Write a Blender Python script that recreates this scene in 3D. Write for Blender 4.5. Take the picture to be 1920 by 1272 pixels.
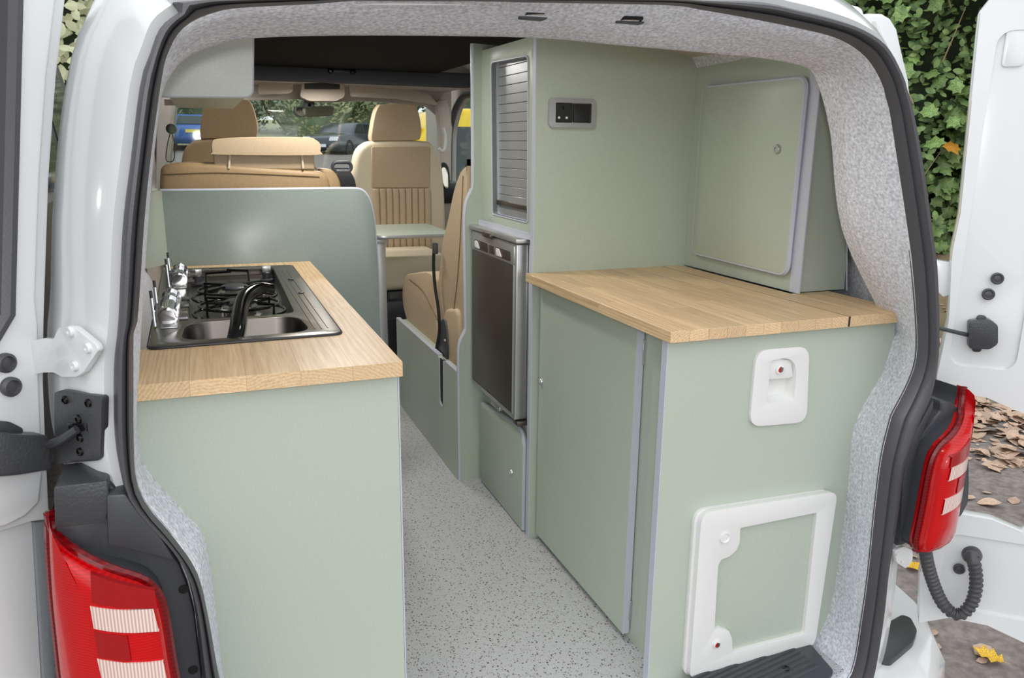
import bpy, bmesh, math, random
from mathutils import Vector, Matrix, noise
from mathutils.geometry import tessellate_polygon
random.seed(7)
PI = math.pi
SC = bpy.context.scene
COL = SC.collection
for o in list(bpy.data.objects): bpy.data.objects.remove(o)

# ------------------------------------------------------------ camera
cam = bpy.data.cameras.new('camera'); co = bpy.data.objects.new('camera', cam); COL.objects.link(co)
yaw, pitch, roll = 0.3718, -0.2431, 0.0109
f = Vector((math.sin(yaw)*math.cos(pitch), math.cos(yaw)*math.cos(pitch), math.sin(pitch)))
r0 = Vector((math.cos(yaw), -math.sin(yaw), 0)); u0 = r0.cross(f)
r = r0*math.cos(roll)+u0*math.sin(roll); u = -r0*math.sin(roll)+u0*math.cos(roll)
M = Matrix((r, u, -f)).transposed().to_4x4(); M.translation = Vector((-0.2776, -1.2367, 1.1255))
co.matrix_world = M
cam.sensor_width = 36; cam.lens = 1465.8/1920*36; cam.clip_start = .05; cam.clip_end = 300
SC.camera = co

# ------------------------------------------------------------ light
w = bpy.data.worlds.new('overcast_sky'); SC.world = w; w.use_nodes = True
bg = w.node_tree.nodes['Background']; bg.inputs[0].default_value = (.93, .97, 1.0, 1); bg.inputs[1].default_value = 1.12
sd = bpy.data.lights.new('overcast_sun', 'SUN'); sd.energy = .55; sd.angle = math.radians(70); sd.color = (1, .98, .95)
so = bpy.data.objects.new('overcast_sun', sd); COL.objects.link(so); so.rotation_euler = (math.radians(52), 0, math.radians(-25))
fd = bpy.data.lights.new('camera_flash', 'POINT'); fd.energy = 13.5; fd.shadow_soft_size = .035; fd.color = (1, .98, .96)
fo = bpy.data.objects.new('camera_flash', fd); COL.objects.link(fo); fo.location = (-.29, -1.30, 1.197)
for i_, (x_, y_) in enumerate(((.05, 1.0), (.25, 1.9), (.3, 2.9), (.40, .30))):  # unseen fill lamps, added to brighten the deep interior
    ld_ = bpy.data.lights.new('interior_fill', 'AREA'); ld_.shape = 'DISK'; ld_.size = .16; ld_.energy = (4.2, 4.2, 3.6, 1.3)[i_]; ld_.color = (1, .96, .9)
    lo_ = bpy.data.objects.new('interior_fill', ld_); COL.objects.link(lo_); lo_.location = (x_, y_, (1.45, 1.45, 1.40, 1.41)[i_])
SC.view_settings.view_transform = 'Standard'; SC.view_settings.look = 'None'
SC.view_settings.exposure = 0.22; SC.view_settings.gamma = 1; SC.view_settings.use_curve_mapping = False

# ------------------------------------------------------------ materials
def s2l(c):
    return tuple(((v/255)/12.92 if v/255 <= .04045 else ((v/255+.055)/1.055)**2.4) for v in c)
MT = {}
def mat(name, rgb, rough=.5, metal=0, var=0, vs=8, bump=0, bs=60, coat=0, spec=.5, rnd=0, rgb2=None, contrast=None):
    m = bpy.data.materials.new(name); m.use_nodes = True; nt = m.node_tree; N = nt.nodes; L = nt.links
    b = N['Principled BSDF']; c = s2l(rgb); b.inputs['Base Color'].default_value = (*c, 1)
    b.inputs['Roughness'].default_value = rough; b.inputs['Metallic'].default_value = metal
    b.inputs['Coat Weight'].default_value = coat; b.inputs['Specular IOR Level'].default_value = spec
    tc = N.new('ShaderNodeTexCoord')
    src = None
    if var or rgb2:
        no = N.new('ShaderNodeTexNoise'); no.inputs['Scale'].default_value = vs; no.inputs['Detail'].default_value = 5
        L.new(tc.outputs['Object'], no.inputs['Vector'])
        rp = N.new('ShaderNodeValToRGB'); L.new(no.outputs['Fac'], rp.inputs['Fac'])
        a, z = contrast or (.3, .7)
        rp.color_ramp.elements[0].position = a; rp.color_ramp.elements[1].position = z
        c2 = s2l(rgb2) if rgb2 else tuple(v*(1-var) for v in c)
        rp.color_ramp.elements[0].color = (*c2, 1); rp.color_ramp.elements[1].color = (*(c if rgb2 else tuple(min(1, v*(1+var)) for v in c)), 1)
        src = rp.outputs[0]
    if rnd:
        oi = N.new('ShaderNodeObjectInfo'); hs = N.new('ShaderNodeHueSaturation')
        mp = N.new('ShaderNodeMapRange'); mp.inputs[3].default_value = 1-rnd; mp.inputs[4].default_value = 1+rnd
        L.new(oi.outputs['Random'], mp.inputs[0]); L.new(mp.outputs[0], hs.inputs['Value'])
        if src: L.new(src, hs.inputs['Color'])
        else: hs.inputs['Color'].default_value = (*c, 1)
        src = hs.outputs[0]
    if src: L.new(src, b.inputs['Base Color'])
    if bump:
        n2 = N.new('ShaderNodeTexNoise'); n2.inputs['Scale'].default_value = bs; n2.inputs['Detail'].default_value = 4
        L.new(tc.outputs['Object'], n2.inputs['Vector'])
        bp = N.new('ShaderNodeBump'); bp.inputs['Strength'].default_value = bump; bp.inputs['Distance'].default_value = .002
        L.new(n2.outputs['Fac'], bp.inputs['Height']); L.new(bp.outputs[0], b.inputs['Normal'])
    MT[name] = m
    return m
mat('green_laminate', (179, 189, 175), .36, var=.035, vs=260, bump=.04, bs=500)
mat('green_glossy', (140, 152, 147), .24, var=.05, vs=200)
mat('pale_green_laminate', (224, 231, 227), .4, var=.04, vs=200)
mat('grey_edging', (190, 194, 207), .35)
mat('felt', (218, 220, 229), .95, var=.3, vs=170, bump=.9, bs=330, spec=.1)
mat('dark_felt', (84, 84, 92), .95, bump=.6, bs=200, spec=.1)
mat('black_canvas', (22, 20, 22), .9, bump=.5, bs=90, spec=.15)
mat('white_paint', (224, 226, 227), .22, coat=.6)
mat('white_plastic', (226, 226, 224), .3)
mat('rubber', (74, 73, 77), .42, bump=.15, bs=300)
mat('black_plastic', (62, 64, 69), .42, bump=.15, bs=500)
mat('wet_black_plastic', (62, 63, 66), .34, bump=.35, bs=260)
mat('black_gloss', (14, 14, 15), .12)
mat('dark_plastic', (38, 38, 42), .4)
mat('steel', (128, 124, 118), .3, 1, bump=.06, bs=60)
mat('dark_steel', (122, 114, 106), .42, 1, var=.03, vs=400)
mat('bowl_steel', (100, 96, 92), .34, 1)
mat('silver', (200, 200, 200), .32, .85)
mat('chrome', (225, 225, 228), .07, 1)
mat('aluminium', (184, 186, 190), .38, .7)
mat('shutter_grey', (176, 178, 180), .33, .5)
mat('leather', (198, 176, 146), .5, var=.04, vs=120, bump=.3, bs=260)
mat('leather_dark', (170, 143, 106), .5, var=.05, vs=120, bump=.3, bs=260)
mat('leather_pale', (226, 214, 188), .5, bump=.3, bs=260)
mat('thread', (120, 98, 66), .8)
mat('headlining', (196, 186, 176), .9, var=.05, vs=200, bump=.3, bs=300)
mat('webbing', (28, 28, 34), .7, bump=.4, bs=700)
mat('hedge_leaf', (150, 178, 104), .5, rnd=.35, rgb2=(70, 104, 52), vs=9)
mat('autumn_leaf', (214, 150, 50), .5, rnd=.2)
mat('twig', (150, 130, 100), .8)
mat('tree_leaf', (200, 208, 192), .7, rgb2=(132, 150, 134), vs=.35, contrast=(.35, .65))  # paled and greyed leaf tones: distance haze put into the colour
mat('tree_leaf_light', (228, 222, 188), .7, rgb2=(160, 172, 134), vs=.5, contrast=(.35, .65))  # lighter tree tone, likewise paled for haze
mat('bark', (110, 100, 84), .9, bump=.8, bs=20)
mat('fallen_leaf', (214, 190, 168), .6, rnd=.2, rgb2=(178, 144, 122), vs=14)
mat('yellow_leaf', (240, 196, 50), .5, rgb2=(170, 110, 60), vs=25, contrast=(.38, .5))
mat('asphalt', (150, 140, 136), .85, rgb2=(112, 104, 100), vs=30, bump=1, bs=120)
mat('kerb', (196, 190, 120), .9, rgb2=(170, 170, 160), vs=6)
mat('road', (176, 172, 168), .9)
mat('earth', (146, 126, 100), .95, rgb2=(104, 96, 66), vs=3, bump=1, bs=30)
mat('blue_paint', (62, 106, 174), .45)
mat('navy_paint', (38, 46, 62), .2, coat=.8)
mat('yellow_paint', (250, 206, 10), .3, coat=.5)
mat('dark_paint', (26, 28, 36), .45, coat=.15)
mat('tyre', (24, 24, 25), .8)
mat('car_glass', (30, 40, 42), .05, spec=.8)
mat('number_plate', (230, 210, 90), .4)
mat('lamp_red', (190, 20, 20), .2)
mat('lamp_white', (230, 232, 235), .15)
mat('white_body', (236, 238, 240), .3)
mat('mirror_glass', (205, 200, 185), .03, 1)
mat('black_socket', (34, 34, 36), .4)
mat('burner', (150, 148, 145), .35, .9)
mat('grey_seal', (128, 132, 136), .8, bump=.4, bs=200)

def glass(name, col, refl, tint_a):
    m = bpy.data.materials.new(name); m.use_nodes = True; nt = m.node_tree; N = nt.nodes; L = nt.links
    N.remove(N['Principled BSDF']); out = N['Material Output']
    t = N.new('ShaderNodeBsdfTransparent'); t.inputs[0].default_value = (*[v*tint_a for v in col], 1)
    g = N.new('ShaderNodeBsdfGlossy'); g.inputs['Roughness'].default_value = .03
    mx = N.new('ShaderNodeMixShader'); mx.inputs[0].default_value = refl; L.new(t.outputs[0], mx.inputs[1]); L.new(g.outputs[0], mx.inputs[2]); L.new(mx.outputs[0], out.inputs[0])
    MT[name] = m
glass('clear_glass', (.95, 1, .99), .07, .97)

def lens_mat(name, rgb, rgb2, scale, ax):
    m = mat(name, rgb, .22, coat=.35, spec=.4); nt = m.node_tree; N = nt.nodes; L = nt.links; b = N['Principled BSDF']
    tc = N.new('ShaderNodeTexCoord'); sp = N.new('ShaderNodeSeparateXYZ'); L.new(tc.outputs['Object'], sp.inputs[0])
    mu = N.new('ShaderNodeMath'); mu.operation = 'MULTIPLY'; mu.inputs[1].default_value = scale; L.new(sp.outputs[ax], mu.inputs[0])
    si = N.new('ShaderNodeMath'); si.operation = 'SINE'; L.new(mu.outputs[0], si.inputs[0])
    mr = N.new('ShaderNodeMapRange'); mr.inputs[1].default_value = -1; L.new(si.outputs[0], mr.inputs[0])
    mx = N.new('ShaderNodeMix'); mx.data_type = 'RGBA'; mx.inputs[6].default_value = (*s2l(rgb), 1); mx.inputs[7].default_value = (*s2l(rgb2), 1)
    L.new(mr.outputs[0], mx.inputs[0]); L.new(mx.outputs[2], b.inputs['Base Color'])
lens_mat('red_lens', (206, 0, 6), (180, 0, 4), 1500, 2)
lens_mat('dark_red_lens', (122, 4, 12), (96, 2, 8), 900, 2)
mat('band_red', (158, 4, 10), .25, coat=.3)
lens_mat('clear_lens', (238, 218, 210), (196, 160, 150), 1500, 0)

def wood():
    m = mat('oak', (222, 190, 146), .42); nt = m.node_tree; N = nt.nodes; L = nt.links; b = N['Principled BSDF']
    tc = N.new('ShaderNodeTexCoord'); oi = N.new('ShaderNodeObjectInfo')
    cx = N.new('ShaderNodeCombineXYZ')
    for i, k in enumerate((.35, 7.0, .3)):
        mm = N.new('ShaderNodeMath'); mm.operation = 'MULTIPLY_ADD'; mm.inputs[1].default_value = k*(1 if i != 2 else 1); mm.inputs[2].default_value = (-.2, 0, .03)[i]
        L.new(oi.outputs['Random'], mm.inputs[0]); L.new(mm.outputs[0], cx.inputs[i])
    va = N.new('ShaderNodeVectorMath'); va.operation = 'ADD'; L.new(tc.outputs['Object'], va.inputs[0]); L.new(cx.outputs[0], va.inputs[1])
    mp = N.new('ShaderNodeMapping'); mp.inputs['Scale'].default_value = (1, .06, 1); L.new(va.outputs[0], mp.inputs[0])
    wv = N.new('ShaderNodeTexWave'); wv.wave_type = 'RINGS'; wv.rings_direction = 'Y'; wv.inputs['Scale'].default_value = 60
    wv.inputs['Distortion'].default_value = 5; wv.inputs['Detail'].default_value = 3; wv.inputs['Detail Scale'].default_value = 1.2
    L.new(mp.outputs[0], wv.inputs[0])
    mp2 = N.new('ShaderNodeMapping'); mp2.inputs['Scale'].default_value = (260, 9, 260); L.new(va.outputs[0], mp2.inputs[0])
    n1 = N.new('ShaderNodeTexNoise'); n1.inputs['Scale'].default_value = 1; n1.inputs['Detail'].default_value = 4; L.new(mp2.outputs[0], n1.inputs['Vector'])
    n2 = N.new('ShaderNodeTexNoise'); n2.inputs['Scale'].default_value = 9; L.new(va.outputs[0], n2.inputs['Vector'])
    rp = N.new('ShaderNodeValToRGB'); rp.color_ramp.elements[0].color = (*s2l((192, 152, 106)), 1); rp.color_ramp.elements[1].color = (*s2l((226, 196, 152)), 1)
    rp.color_ramp.elements[0].position = .15; rp.color_ramp.elements[1].position = .7
    ad = N.new('ShaderNodeMath'); ad.operation = 'MULTIPLY_ADD'; ad.inputs[1].default_value = .22; L.new(wv.outputs['Fac'], ad.inputs[0])
    a2 = N.new('ShaderNodeMath'); a2.operation = 'MULTIPLY'; a2.inputs[1].default_value = .8; L.new(n1.outputs['Fac'], a2.inputs[0]); L.new(a2.outputs[0], ad.inputs[2])
    L.new(ad.outputs[0], rp.inputs['Fac'])
    hs = N.new('ShaderNodeHueSaturation'); mr = N.new('ShaderNodeMapRange'); mr.inputs[3].default_value = .87; mr.inputs[4].default_value = 1.08
    L.new(oi.outputs['Random'], mr.inputs[0]); L.new(mr.outputs[0], hs.inputs['Value']); L.new(rp.outputs[0], hs.inputs['Color'])
    hs.inputs['Saturation'].default_value = .95
    L.new(hs.outputs[0], b.inputs['Base Color'])
wood()
def vinyl():
    m = mat('speckled_vinyl', (200, 202, 204), .5); nt = m.node_tree; N = nt.nodes; L = nt.links; b = N['Principled BSDF']
    tc = N.new('ShaderNodeTexCoord')
    prev = None; base = (*s2l((190, 191, 193)), 1)
    n0 = N.new('ShaderNodeTexNoise'); n0.inputs['Scale'].default_value = 500; L.new(tc.outputs['Object'], n0.inputs['Vector'])
    rp = N.new('ShaderNodeValToRGB'); rp.color_ramp.elements[0].color = (*s2l((166, 168, 171)), 1); rp.color_ramp.elements[1].color = base
    rp.color_ramp.elements[0].position = .4; rp.color_ramp.elements[1].position = .55; L.new(n0.outputs['Fac'], rp.inputs['Fac']); prev = rp.outputs[0]
    for sc, th, cc in ((180, .42, (92, 88, 86)), (240, .40, (130, 128, 126)), (120, .30, (64, 60, 58))):
        v = N.new('ShaderNodeTexVoronoi'); v.inputs['Scale'].default_value = sc; L.new(tc.outputs['Object'], v.inputs['Vector'])
        sp = N.new('ShaderNodeSeparateColor'); L.new(v.outputs['Color'], sp.inputs[0])
        k = N.new('ShaderNodeMath'); k.operation = 'MULTIPLY'; k.inputs[1].default_value = th; L.new(sp.outputs[0], k.inputs[0])
        lt = N.new('ShaderNodeMath'); lt.operation = 'LESS_THAN'; L.new(v.outputs['Distance'], lt.inputs[0]); L.new(k.outputs[0], lt.inputs[1])
        g2 = N.new('ShaderNodeMath'); g2.operation = 'GREATER_THAN'; g2.inputs[1].default_value = .4; L.new(sp.outputs[1], g2.inputs[0])
        an = N.new('ShaderNodeMath'); an.operation = 'MULTIPLY'; L.new(lt.outputs[0], an.inputs[0]); L.new(g2.outputs[0], an.inputs[1])
        mx = N.new('ShaderNodeMix'); mx.data_type = 'RGBA'; mx.inputs[7].default_value = (*s2l(cc), 1); L.new(prev, mx.inputs[6]); L.new(an.outputs[0], mx.inputs[0]); prev = mx.outputs[2]
    L.new(prev, b.inputs['Base Color'])
vinyl()

# ------------------------------------------------------------ helpers
def wloc(p):
    v = Vector((0, 0, 0))
    while p is not None: v += p.location; p = p.parent
    return v
def obj(name, bm, m, parent=None, label=None, kind=None, smooth=True, ang=38):
    bmesh.ops.recalc_face_normals(bm, faces=bm.faces)
    if parent is not None:
        o0 = wloc(parent)
        for v in bm.verts: v.co -= o0
        loc = Vector((0, 0, 0))
    else: loc = Vector((0, 0, 0))
    me = bpy.data.meshes.new(name); bm.to_mesh(me); bm.free()
    me.materials.append(MT[m])
    if smooth:
        for p in me.polygons: p.use_smooth = True
        me.set_sharp_from_angle(angle=math.radians(ang))
    o = bpy.data.objects.new(name, me); COL.objects.link(o); o.location = loc; o.parent = parent
    if label: o['label'] = label
    if kind: o['kind'] = kind
    return o
def solo(name, bm, m, label, cat, group=None, ang=38):
    lo = Vector((min(v.co[i] for v in bm.verts) for i in range(3))); hi = Vector((max(v.co[i] for v in bm.verts) for i in range(3)))
    c = Vector(((lo.x+hi.x)/2, (lo.y+hi.y)/2, lo.z))
    for v in bm.verts: v.co -= c
    o = obj(name, bm, m, ang=ang); o.location = c; o['label'] = label; o['category'] = cat
    if group: o['group'] = group
    return o
def root(name, label, cat, loc, group=None):
    o = bpy.data.objects.new(name, None); COL.objects.link(o); o.location = loc; o.empty_display_size = .05
    o['label'] = label; o['category'] = cat
    if group: o['group'] = group
    return o
def struct(name, bm, m, parent=None): return obj(name, bm, m, parent, kind='structure')
NB = bmesh.new
def bevel_new(bm, fs, bev, seg=2, ang=30):
    es = set()
    for f_ in fs:
        for e in f_.edges:
            if len(e.link_faces) == 2 and e.calc_face_angle(0) > math.radians(ang): es.add(e)
    if es: bmesh.ops.bevel(bm, geom=list(es), offset=bev, segments=seg, profile=.5, affect='EDGES', clamp_overlap=True)
def box(bm, x0, x1, y0, y1, z0, z1, bev=0, seg=2):
    vs = [bm.verts.new((x, y, z)) for x in (x0, x1) for y in (y0, y1) for z in (z0, z1)]
    fs = [bm.faces.new([vs[i] for i in q]) for q in ((0, 1, 3, 2), (4, 6, 7, 5), (0, 4, 5, 1), (2, 3, 7, 6), (0, 2, 6, 4), (1, 5, 7, 3))]
    bmesh.ops.recalc_face_normals(bm, faces=fs)
    if bev: bevel_new(bm, fs, bev, seg)
def bx(x0, x1, y0, y1, z0, z1, bev=0, seg=2):
    bm = NB(); box(bm, x0, x1, y0, y1, z0, z1, bev, seg); return bm
def FY(y): return (Vector((0, y, 0)), Vector((1, 0, 0)), Vector((0, 0, 1)), Vector((0, -1, 0)))
def FX(x): return (Vector((x, 0, 0)), Vector((0, 1, 0)), Vector((0, 0, 1)), Vector((-1, 0, 0)))
def FZ(z): return (Vector((0, 0, z)), Vector((1, 0, 0)), Vector((0, 1, 0)), Vector((0, 0, 1)))
def FD(x, y, dx, dy):
    d = Vector((dx, dy, 0)).normalized(); n = Vector((d.y, -d.x, 0))
    return (Vector((x, y, 0)), d, Vector((0, 0, 1)), n)
def slab(bm, outer, fr, t0, t1, holes=(), bev=0, seg=2):
    o, a, b, n = fr
    loops = [outer]+list(holes)
    P = lambda p, t: o+a*p[0]+b*p[1]+n*t
    if not holes:
        f0 = [bm.verts.new(P(p, t0)) for p in outer]; f1 = [bm.verts.new(P(p, t1)) for p in outer]
        fs = [bm.faces.new(f0), bm.faces.new(f1)]
        for i in range(len(outer)):
            j = (i+1) % len(outer); fs.append(bm.faces.new([f0[i], f0[j], f1[j], f1[i]]))
        bmesh.ops.recalc_face_normals(bm, faces=fs)
        if bev: bevel_new(bm, fs, bev, seg)
        return
    tris = tessellate_polygon([[Vector((p[0], p[1], 0)) for p in l] for l in loops])
    flat = [p for l in loops for p in l]
    v0 = [bm.verts.new(P(p, t0)) for p in flat]; v1 = [bm.verts.new(P(p, t1)) for p in flat]
    fs = []
    for t in tris:
        fs.append(bm.faces.new([v0[i] for i in t])); fs.append(bm.faces.new([v1[i] for i in reversed(t)]))
    k = 0
    for l in loops:
        n_ = len(l)
        for i in range(n_):
            j = (i+1) % n_; fs.append(bm.faces.new([v0[k+i], v0[k+j], v1[k+j], v1[k+i]]))
        k += n_
    bmesh.ops.recalc_face_normals(bm, faces=fs)
    if bev: bevel_new(bm, fs, bev, seg)
def sl(*a, **k):
    bm = NB(); slab(bm, *a, **k); return bm
def rr(a0, a1, b0, b1, r, n=5):
    P = []
    for cx, cy, s in ((a1-r, b1-r, 0), (a0+r, b1-r, 1), (a0+r, b0+r, 2), (a1-r, b0+r, 3)):
        for i in range(n+1):
            t = (s+i/n)*PI/2; P.append((cx+r*math.cos(t), cy+r*math.sin(t)))
    return P
def fillet(pts, r, n=5):
    out = []; N = len(pts)
    for i in range(N):
        p = Vector(pts[i]); a = Vector(pts[i-1])-p; b = Vector(pts[(i+1) % N])-p
        rad = r[i] if isinstance(r, (list, tuple)) else r
        rad = min(rad, a.length*.48, b.length*.48)
        if rad <= 1e-5: out.append(tuple(p)); continue
        a.normalize(); b.normalize()
        p0 = p+a*rad; p2 = p+b*rad
        for k in range(n+1):
            t = k/n; q = p0*(1-t)**2+p*2*t*(1-t)+p2*t*t; out.append(tuple(q))
    return out
def cr(pts, n=6, closed=False):
    pts = [Vector(p) for p in pts]; N = len(pts); out = []
    for i in range(N if closed else N-1):
        g = (lambda k: pts[k % N]) if closed else (lambda k: pts[max(0, min(N-1, k))])
        p0, p1, p2, p3 = g(i-1), g(i), g(i+1), g(i+2)
        for k in range(n):
            t = k/n
            out.append(.5*((2*p1)+(-p0+p2)*t+(2*p0-5*p1+4*p2-p3)*t*t+(-p0+3*p1-3*p2+p3)*t**3))
    if not closed: out.append(pts[-1])
    return out
def resamp(pts, n):
    pts = [Vector(p) for p in pts]; d = [0]
    for a, b in zip(pts, pts[1:]): d.append(d[-1]+(b-a).length)
    out = []; j = 0
    for i in range(n):
        s = d[-1]*i/(n-1)
        while j < len(pts)-2 and d[j+1] < s: j += 1
        t = (s-d[j])/max(1e-9, d[j+1]-d[j]); out.append(pts[j].lerp(pts[j+1], min(1, t)))
    return out
def grid(bm, rows, closed_u=False, closed_v=False, cap=False):
    V = [[bm.verts.new(p) for p in r_] for r_ in rows]; nr = len(V); nc = len(V[0])
    for i in range(nr if closed_u else nr-1):
        for j in range(nc if closed_v else nc-1):
            a, b, c, d = V[i][j], V[i][(j+1) % nc], V[(i+1) % nr][(j+1) % nc], V[(i+1) % nr][j]
            bm.faces.new([a, b, c, d])
    if cap: bm.faces.new(V[0]); bm.faces.new(list(reversed(V[-1])))
def tube(bm, pts, r, seg=10, closed=False, cap=True):
    pts = [Vector(p) for p in pts]; N = len(pts); rows = []; up = None
    for i in range(N):
        if closed: t = pts[(i+1) % N]-pts[i-1]
        else: t = pts[min(N-1, i+1)]-pts[max(0, i-1)]
        t.normalize()
        if up is None:
            up = Vector((0, 0, 1)) if abs(t.z) < .9 else Vector((1, 0, 0))
        s = t.cross(up).normalized(); up = s.cross(t).normalized()
        rad = r[i] if isinstance(r, (list, tuple)) else r
        rows.append([pts[i]+s*rad*math.cos(2*PI*k/seg)+up*rad*math.sin(2*PI*k/seg) for k in range(seg)])
    grid(bm, rows, closed_u=closed, closed_v=True, cap=cap and not closed)
def tb(*a, **k):
    bm = NB(); tube(bm, *a, **k); return bm
def lathe(bm, prof, o, ax=(0, 0, 1), seg=20):
    ax = Vector(ax).normalized(); s = ax.orthogonal().normalized(); t = ax.cross(s); o = Vector(o)
    rows = [[o+ax*h+(s*math.cos(2*PI*k/seg)+t*math.sin(2*PI*k/seg))*max(r_, 1e-4) for k in range(seg)] for r_, h in prof]
    grid(bm, rows, closed_v=True, cap=True)
def la(*a, **k):
    bm = NB(); lathe(bm, *a, **k); return bm
def ell(bm, c, rx, ry, rz, u_=12, v_=8):
    rows = [[Vector((c[0]+rx*math.sin(PI*i/v_)*math.cos(2*PI*j/u_), c[1]+ry*math.sin(PI*i/v_)*math.sin(2*PI*j/u_), c[2]+rz*math.cos(PI*i/v_))) for j in range(u_)] for i in range(1, v_)]
    grid(bm, rows, closed_v=True, cap=True)
def D3(fr, p, t=0):
    o, a, b, n = fr; return o+a*p[0]+b*p[1]+n*t
def disc_knob(name, fr, p, r_, h, m, parent, t=0, label=None):
    bm = la([(r_, 0), (r_, h*.5), (r_*.8, h), (r_*.45, h), (r_*.4, h*.6), (.0005, h*.6)], D3(fr, p, t), fr[3], seg=18)
    return obj(name, bm, m, parent, label)

# ------------------------------------------------------------ the rear opening and the body around it
OUT = [(-0.322,0.195),(-0.321,0.268),(-0.336,0.341),(-0.338,0.469),(-0.351,0.549),(-0.378,0.601),(-0.407,0.651),(-0.414,0.696),(-0.415,0.744),(-0.411,0.794),(-0.405,0.847),(-0.395,0.898),(-0.378,1.019),(-0.361,1.101),(-0.341,1.195),(-0.325,1.235),(-0.312,1.262),(-0.287,1.282),(-0.263,1.296)]+[(0.532,1.351),(0.636,1.347),(0.733,1.335),(0.796,1.321),(0.841,1.300),(0.883,1.254),(0.920,1.193),(0.965,1.093),(1.013,0.967),(1.037,0.899),(1.066,0.756),(1.076,0.649),(1.043,0.565),(1.023,0.487),(1.025,0.380),(1.018,0.263),(1.024,0.131),(1.015,-0.022),(0.969,-0.072)]
INN = [(-0.301,0.194),(-0.302,0.267),(-0.313,0.335),(-0.320,0.435),(-0.330,0.516),(-0.357,0.578),(-0.387,0.634),(-0.396,0.676),(-0.392,0.741),(-0.386,0.804),(-0.378,0.885),(-0.372,0.897),(-0.353,1.019),(-0.338,1.101),(-0.322,1.175),(-0.311,1.221),(-0.296,1.251),(-0.277,1.270),(-0.249,1.283),(-0.217,1.291),(-0.125,1.302),(-0.029,1.314)]+[(0.407,1.337),(0.475,1.334),(0.546,1.329),(0.657,1.319),(0.737,1.309),(0.788,1.293),(0.825,1.271),(0.856,1.238),(0.881,1.192),(0.919,1.093),(0.965,0.969),(0.988,0.901),(1.026,0.759),(1.026,0.686),(0.985,0.602),(0.973,0.514),(0.974,0.389),(0.979,0.267),(0.979,0.142),(0.970,0.003),(0.912,-0.042)]
FIN = [(-0.294,0.107),(-0.297,0.184),(-0.310,0.248),(-0.312,0.332),(-0.315,0.461),(-0.322,0.519),(-0.346,0.560),(-0.383,0.620),(-0.399,0.666),(-0.394,0.750),(-0.373,0.903),(-0.345,1.078),(-0.325,1.180),(-0.314,1.208),(-0.289,1.238),(-0.250,1.257),(-0.192,1.271),(-0.023,1.284),(0.236,1.295),(0.539,1.289),(0.711,1.284),(0.824,1.268),(0.853,1.243),(0.878,1.196),(0.899,1.143),(0.955,0.956),(1.094,0.762),(1.094,0.721),(1.076,0.650),(1.034,0.581),(1.012,0.522),(1.017,0.407),(1.018,0.276),(1.011,0.100),(0.976,0.010),(0.942,-0.032)]
def split_resamp(P, n=(34, 26, 14, 40, 14, 26, 34)):
    # landmarks: waist kinks and top corners, found by height, so the loops pair up
    P = [Vector((p[0], p[1])) for p in P]; top = max(p.y for p in P)
    mid = .33
    L = [p for p in P if p.x < mid]; R = [p for p in P if p.x >= mid]
    def cut(side, zs):
        segs = []; cur = [side[0]]; zi = 0
        for a, b in zip(side, side[1:]):
            while zi < len(zs) and b.y >= zs[zi] > a.y:
                t = (zs[zi]-a.y)/(b.y-a.y); q = a.lerp(b, t); cur.append(q); segs.append(cur); cur = [q]; zi += 1
            cur.append(b)
        segs.append(cur); return segs
    zt = top-.12
    Ls = cut(L, [.60, zt]); Rs = cut(list(reversed(R)), [.60, zt])
    m = (Ls[2][-1]+Rs[2][-1])/2
    Ls[2].append(m); Rs[2].append(m)
    out = []
    for s_, k in zip(Ls, (36, 30, 50)): out += resamp(cr(s_, 4), k)[:-1]
    out2 = []
    for s_, k in zip(Rs, (36, 30, 50)): out2 += resamp(cr(s_, 4), k)[:-1]
    out.append(m); out += list(reversed(out2))
    return [Vector((p.x, p.y)) for p in out]
O2 = split_resamp(OUT); I2 = split_resamp(INN); F2 = split_resamp(FIN)
def nrm(p):      # outward direction: sideways on the pillars, turning upward over the header
    if p.y < 1.05: return Vector((-1 if p.x < .33 else 1, 0))
    c = Vector((max(-.1, min(.7, p.x)), 1.05)); d = p-c
    return d.normalized() if d.length > 1e-6 else Vector((0, 1))
def ring(P, d, y, dr=None, ud=0):
    out = []
    for p in P:
        dd = dr if (dr is not None and p.x > .33) else d
        q = p+nrm(p)*dd
        if ud: q.y += ud*max(0, min(1, (.52-abs(p.x-.33))/.12))*max(0, min(1, (p.y-1.15)/.1))
        out.append(Vector((q.x, y if not callable(y) else y(p), q.y)))
    return out
low = lambda p, a, b: a+(b-a)*max(0, min(1, (.42-p.y)/.12)) if p.x > .33 else a

van = root('camper_van', 'white camper van seen from behind with both rear barn doors open', 'van', (.325, 0, -.58))
bm = NB()
grid(bm, [ring(O2, -.004, -.108), ring(O2, .012, lambda p: low(p, -.118, -.11)), ring(O2, .03, lambda p: low(p, -.10, -.105)), ring(O2, .075, lambda p: low(p, -.03, -.09)), ring(O2, .10, lambda p: low(p, .03, -.06)),
          ring(O2, .115, .12, .135), ring(O2, .125, .3, .2, .08), ring(O2, .19, 1.0, .22, .1), ring(O2, .195, 1.3, .22, .1), ring(O2, .2, 2.3, .22, .1), ring(O2, .2, 2.7, .22, .1)])
def cut_window(bm):  # side openings added to let daylight into the van
    F_ = [f_ for f_ in bm.faces if 1.31 < f_.calc_center_median().y < 2.29 and .84 < f_.calc_center_median().z < 1.22]
    bmesh.ops.delete(bm, geom=F_, context='FACES')
cut_window(bm)
obj('rear_body_panel', bm, 'white_paint', van, ang=60)
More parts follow.
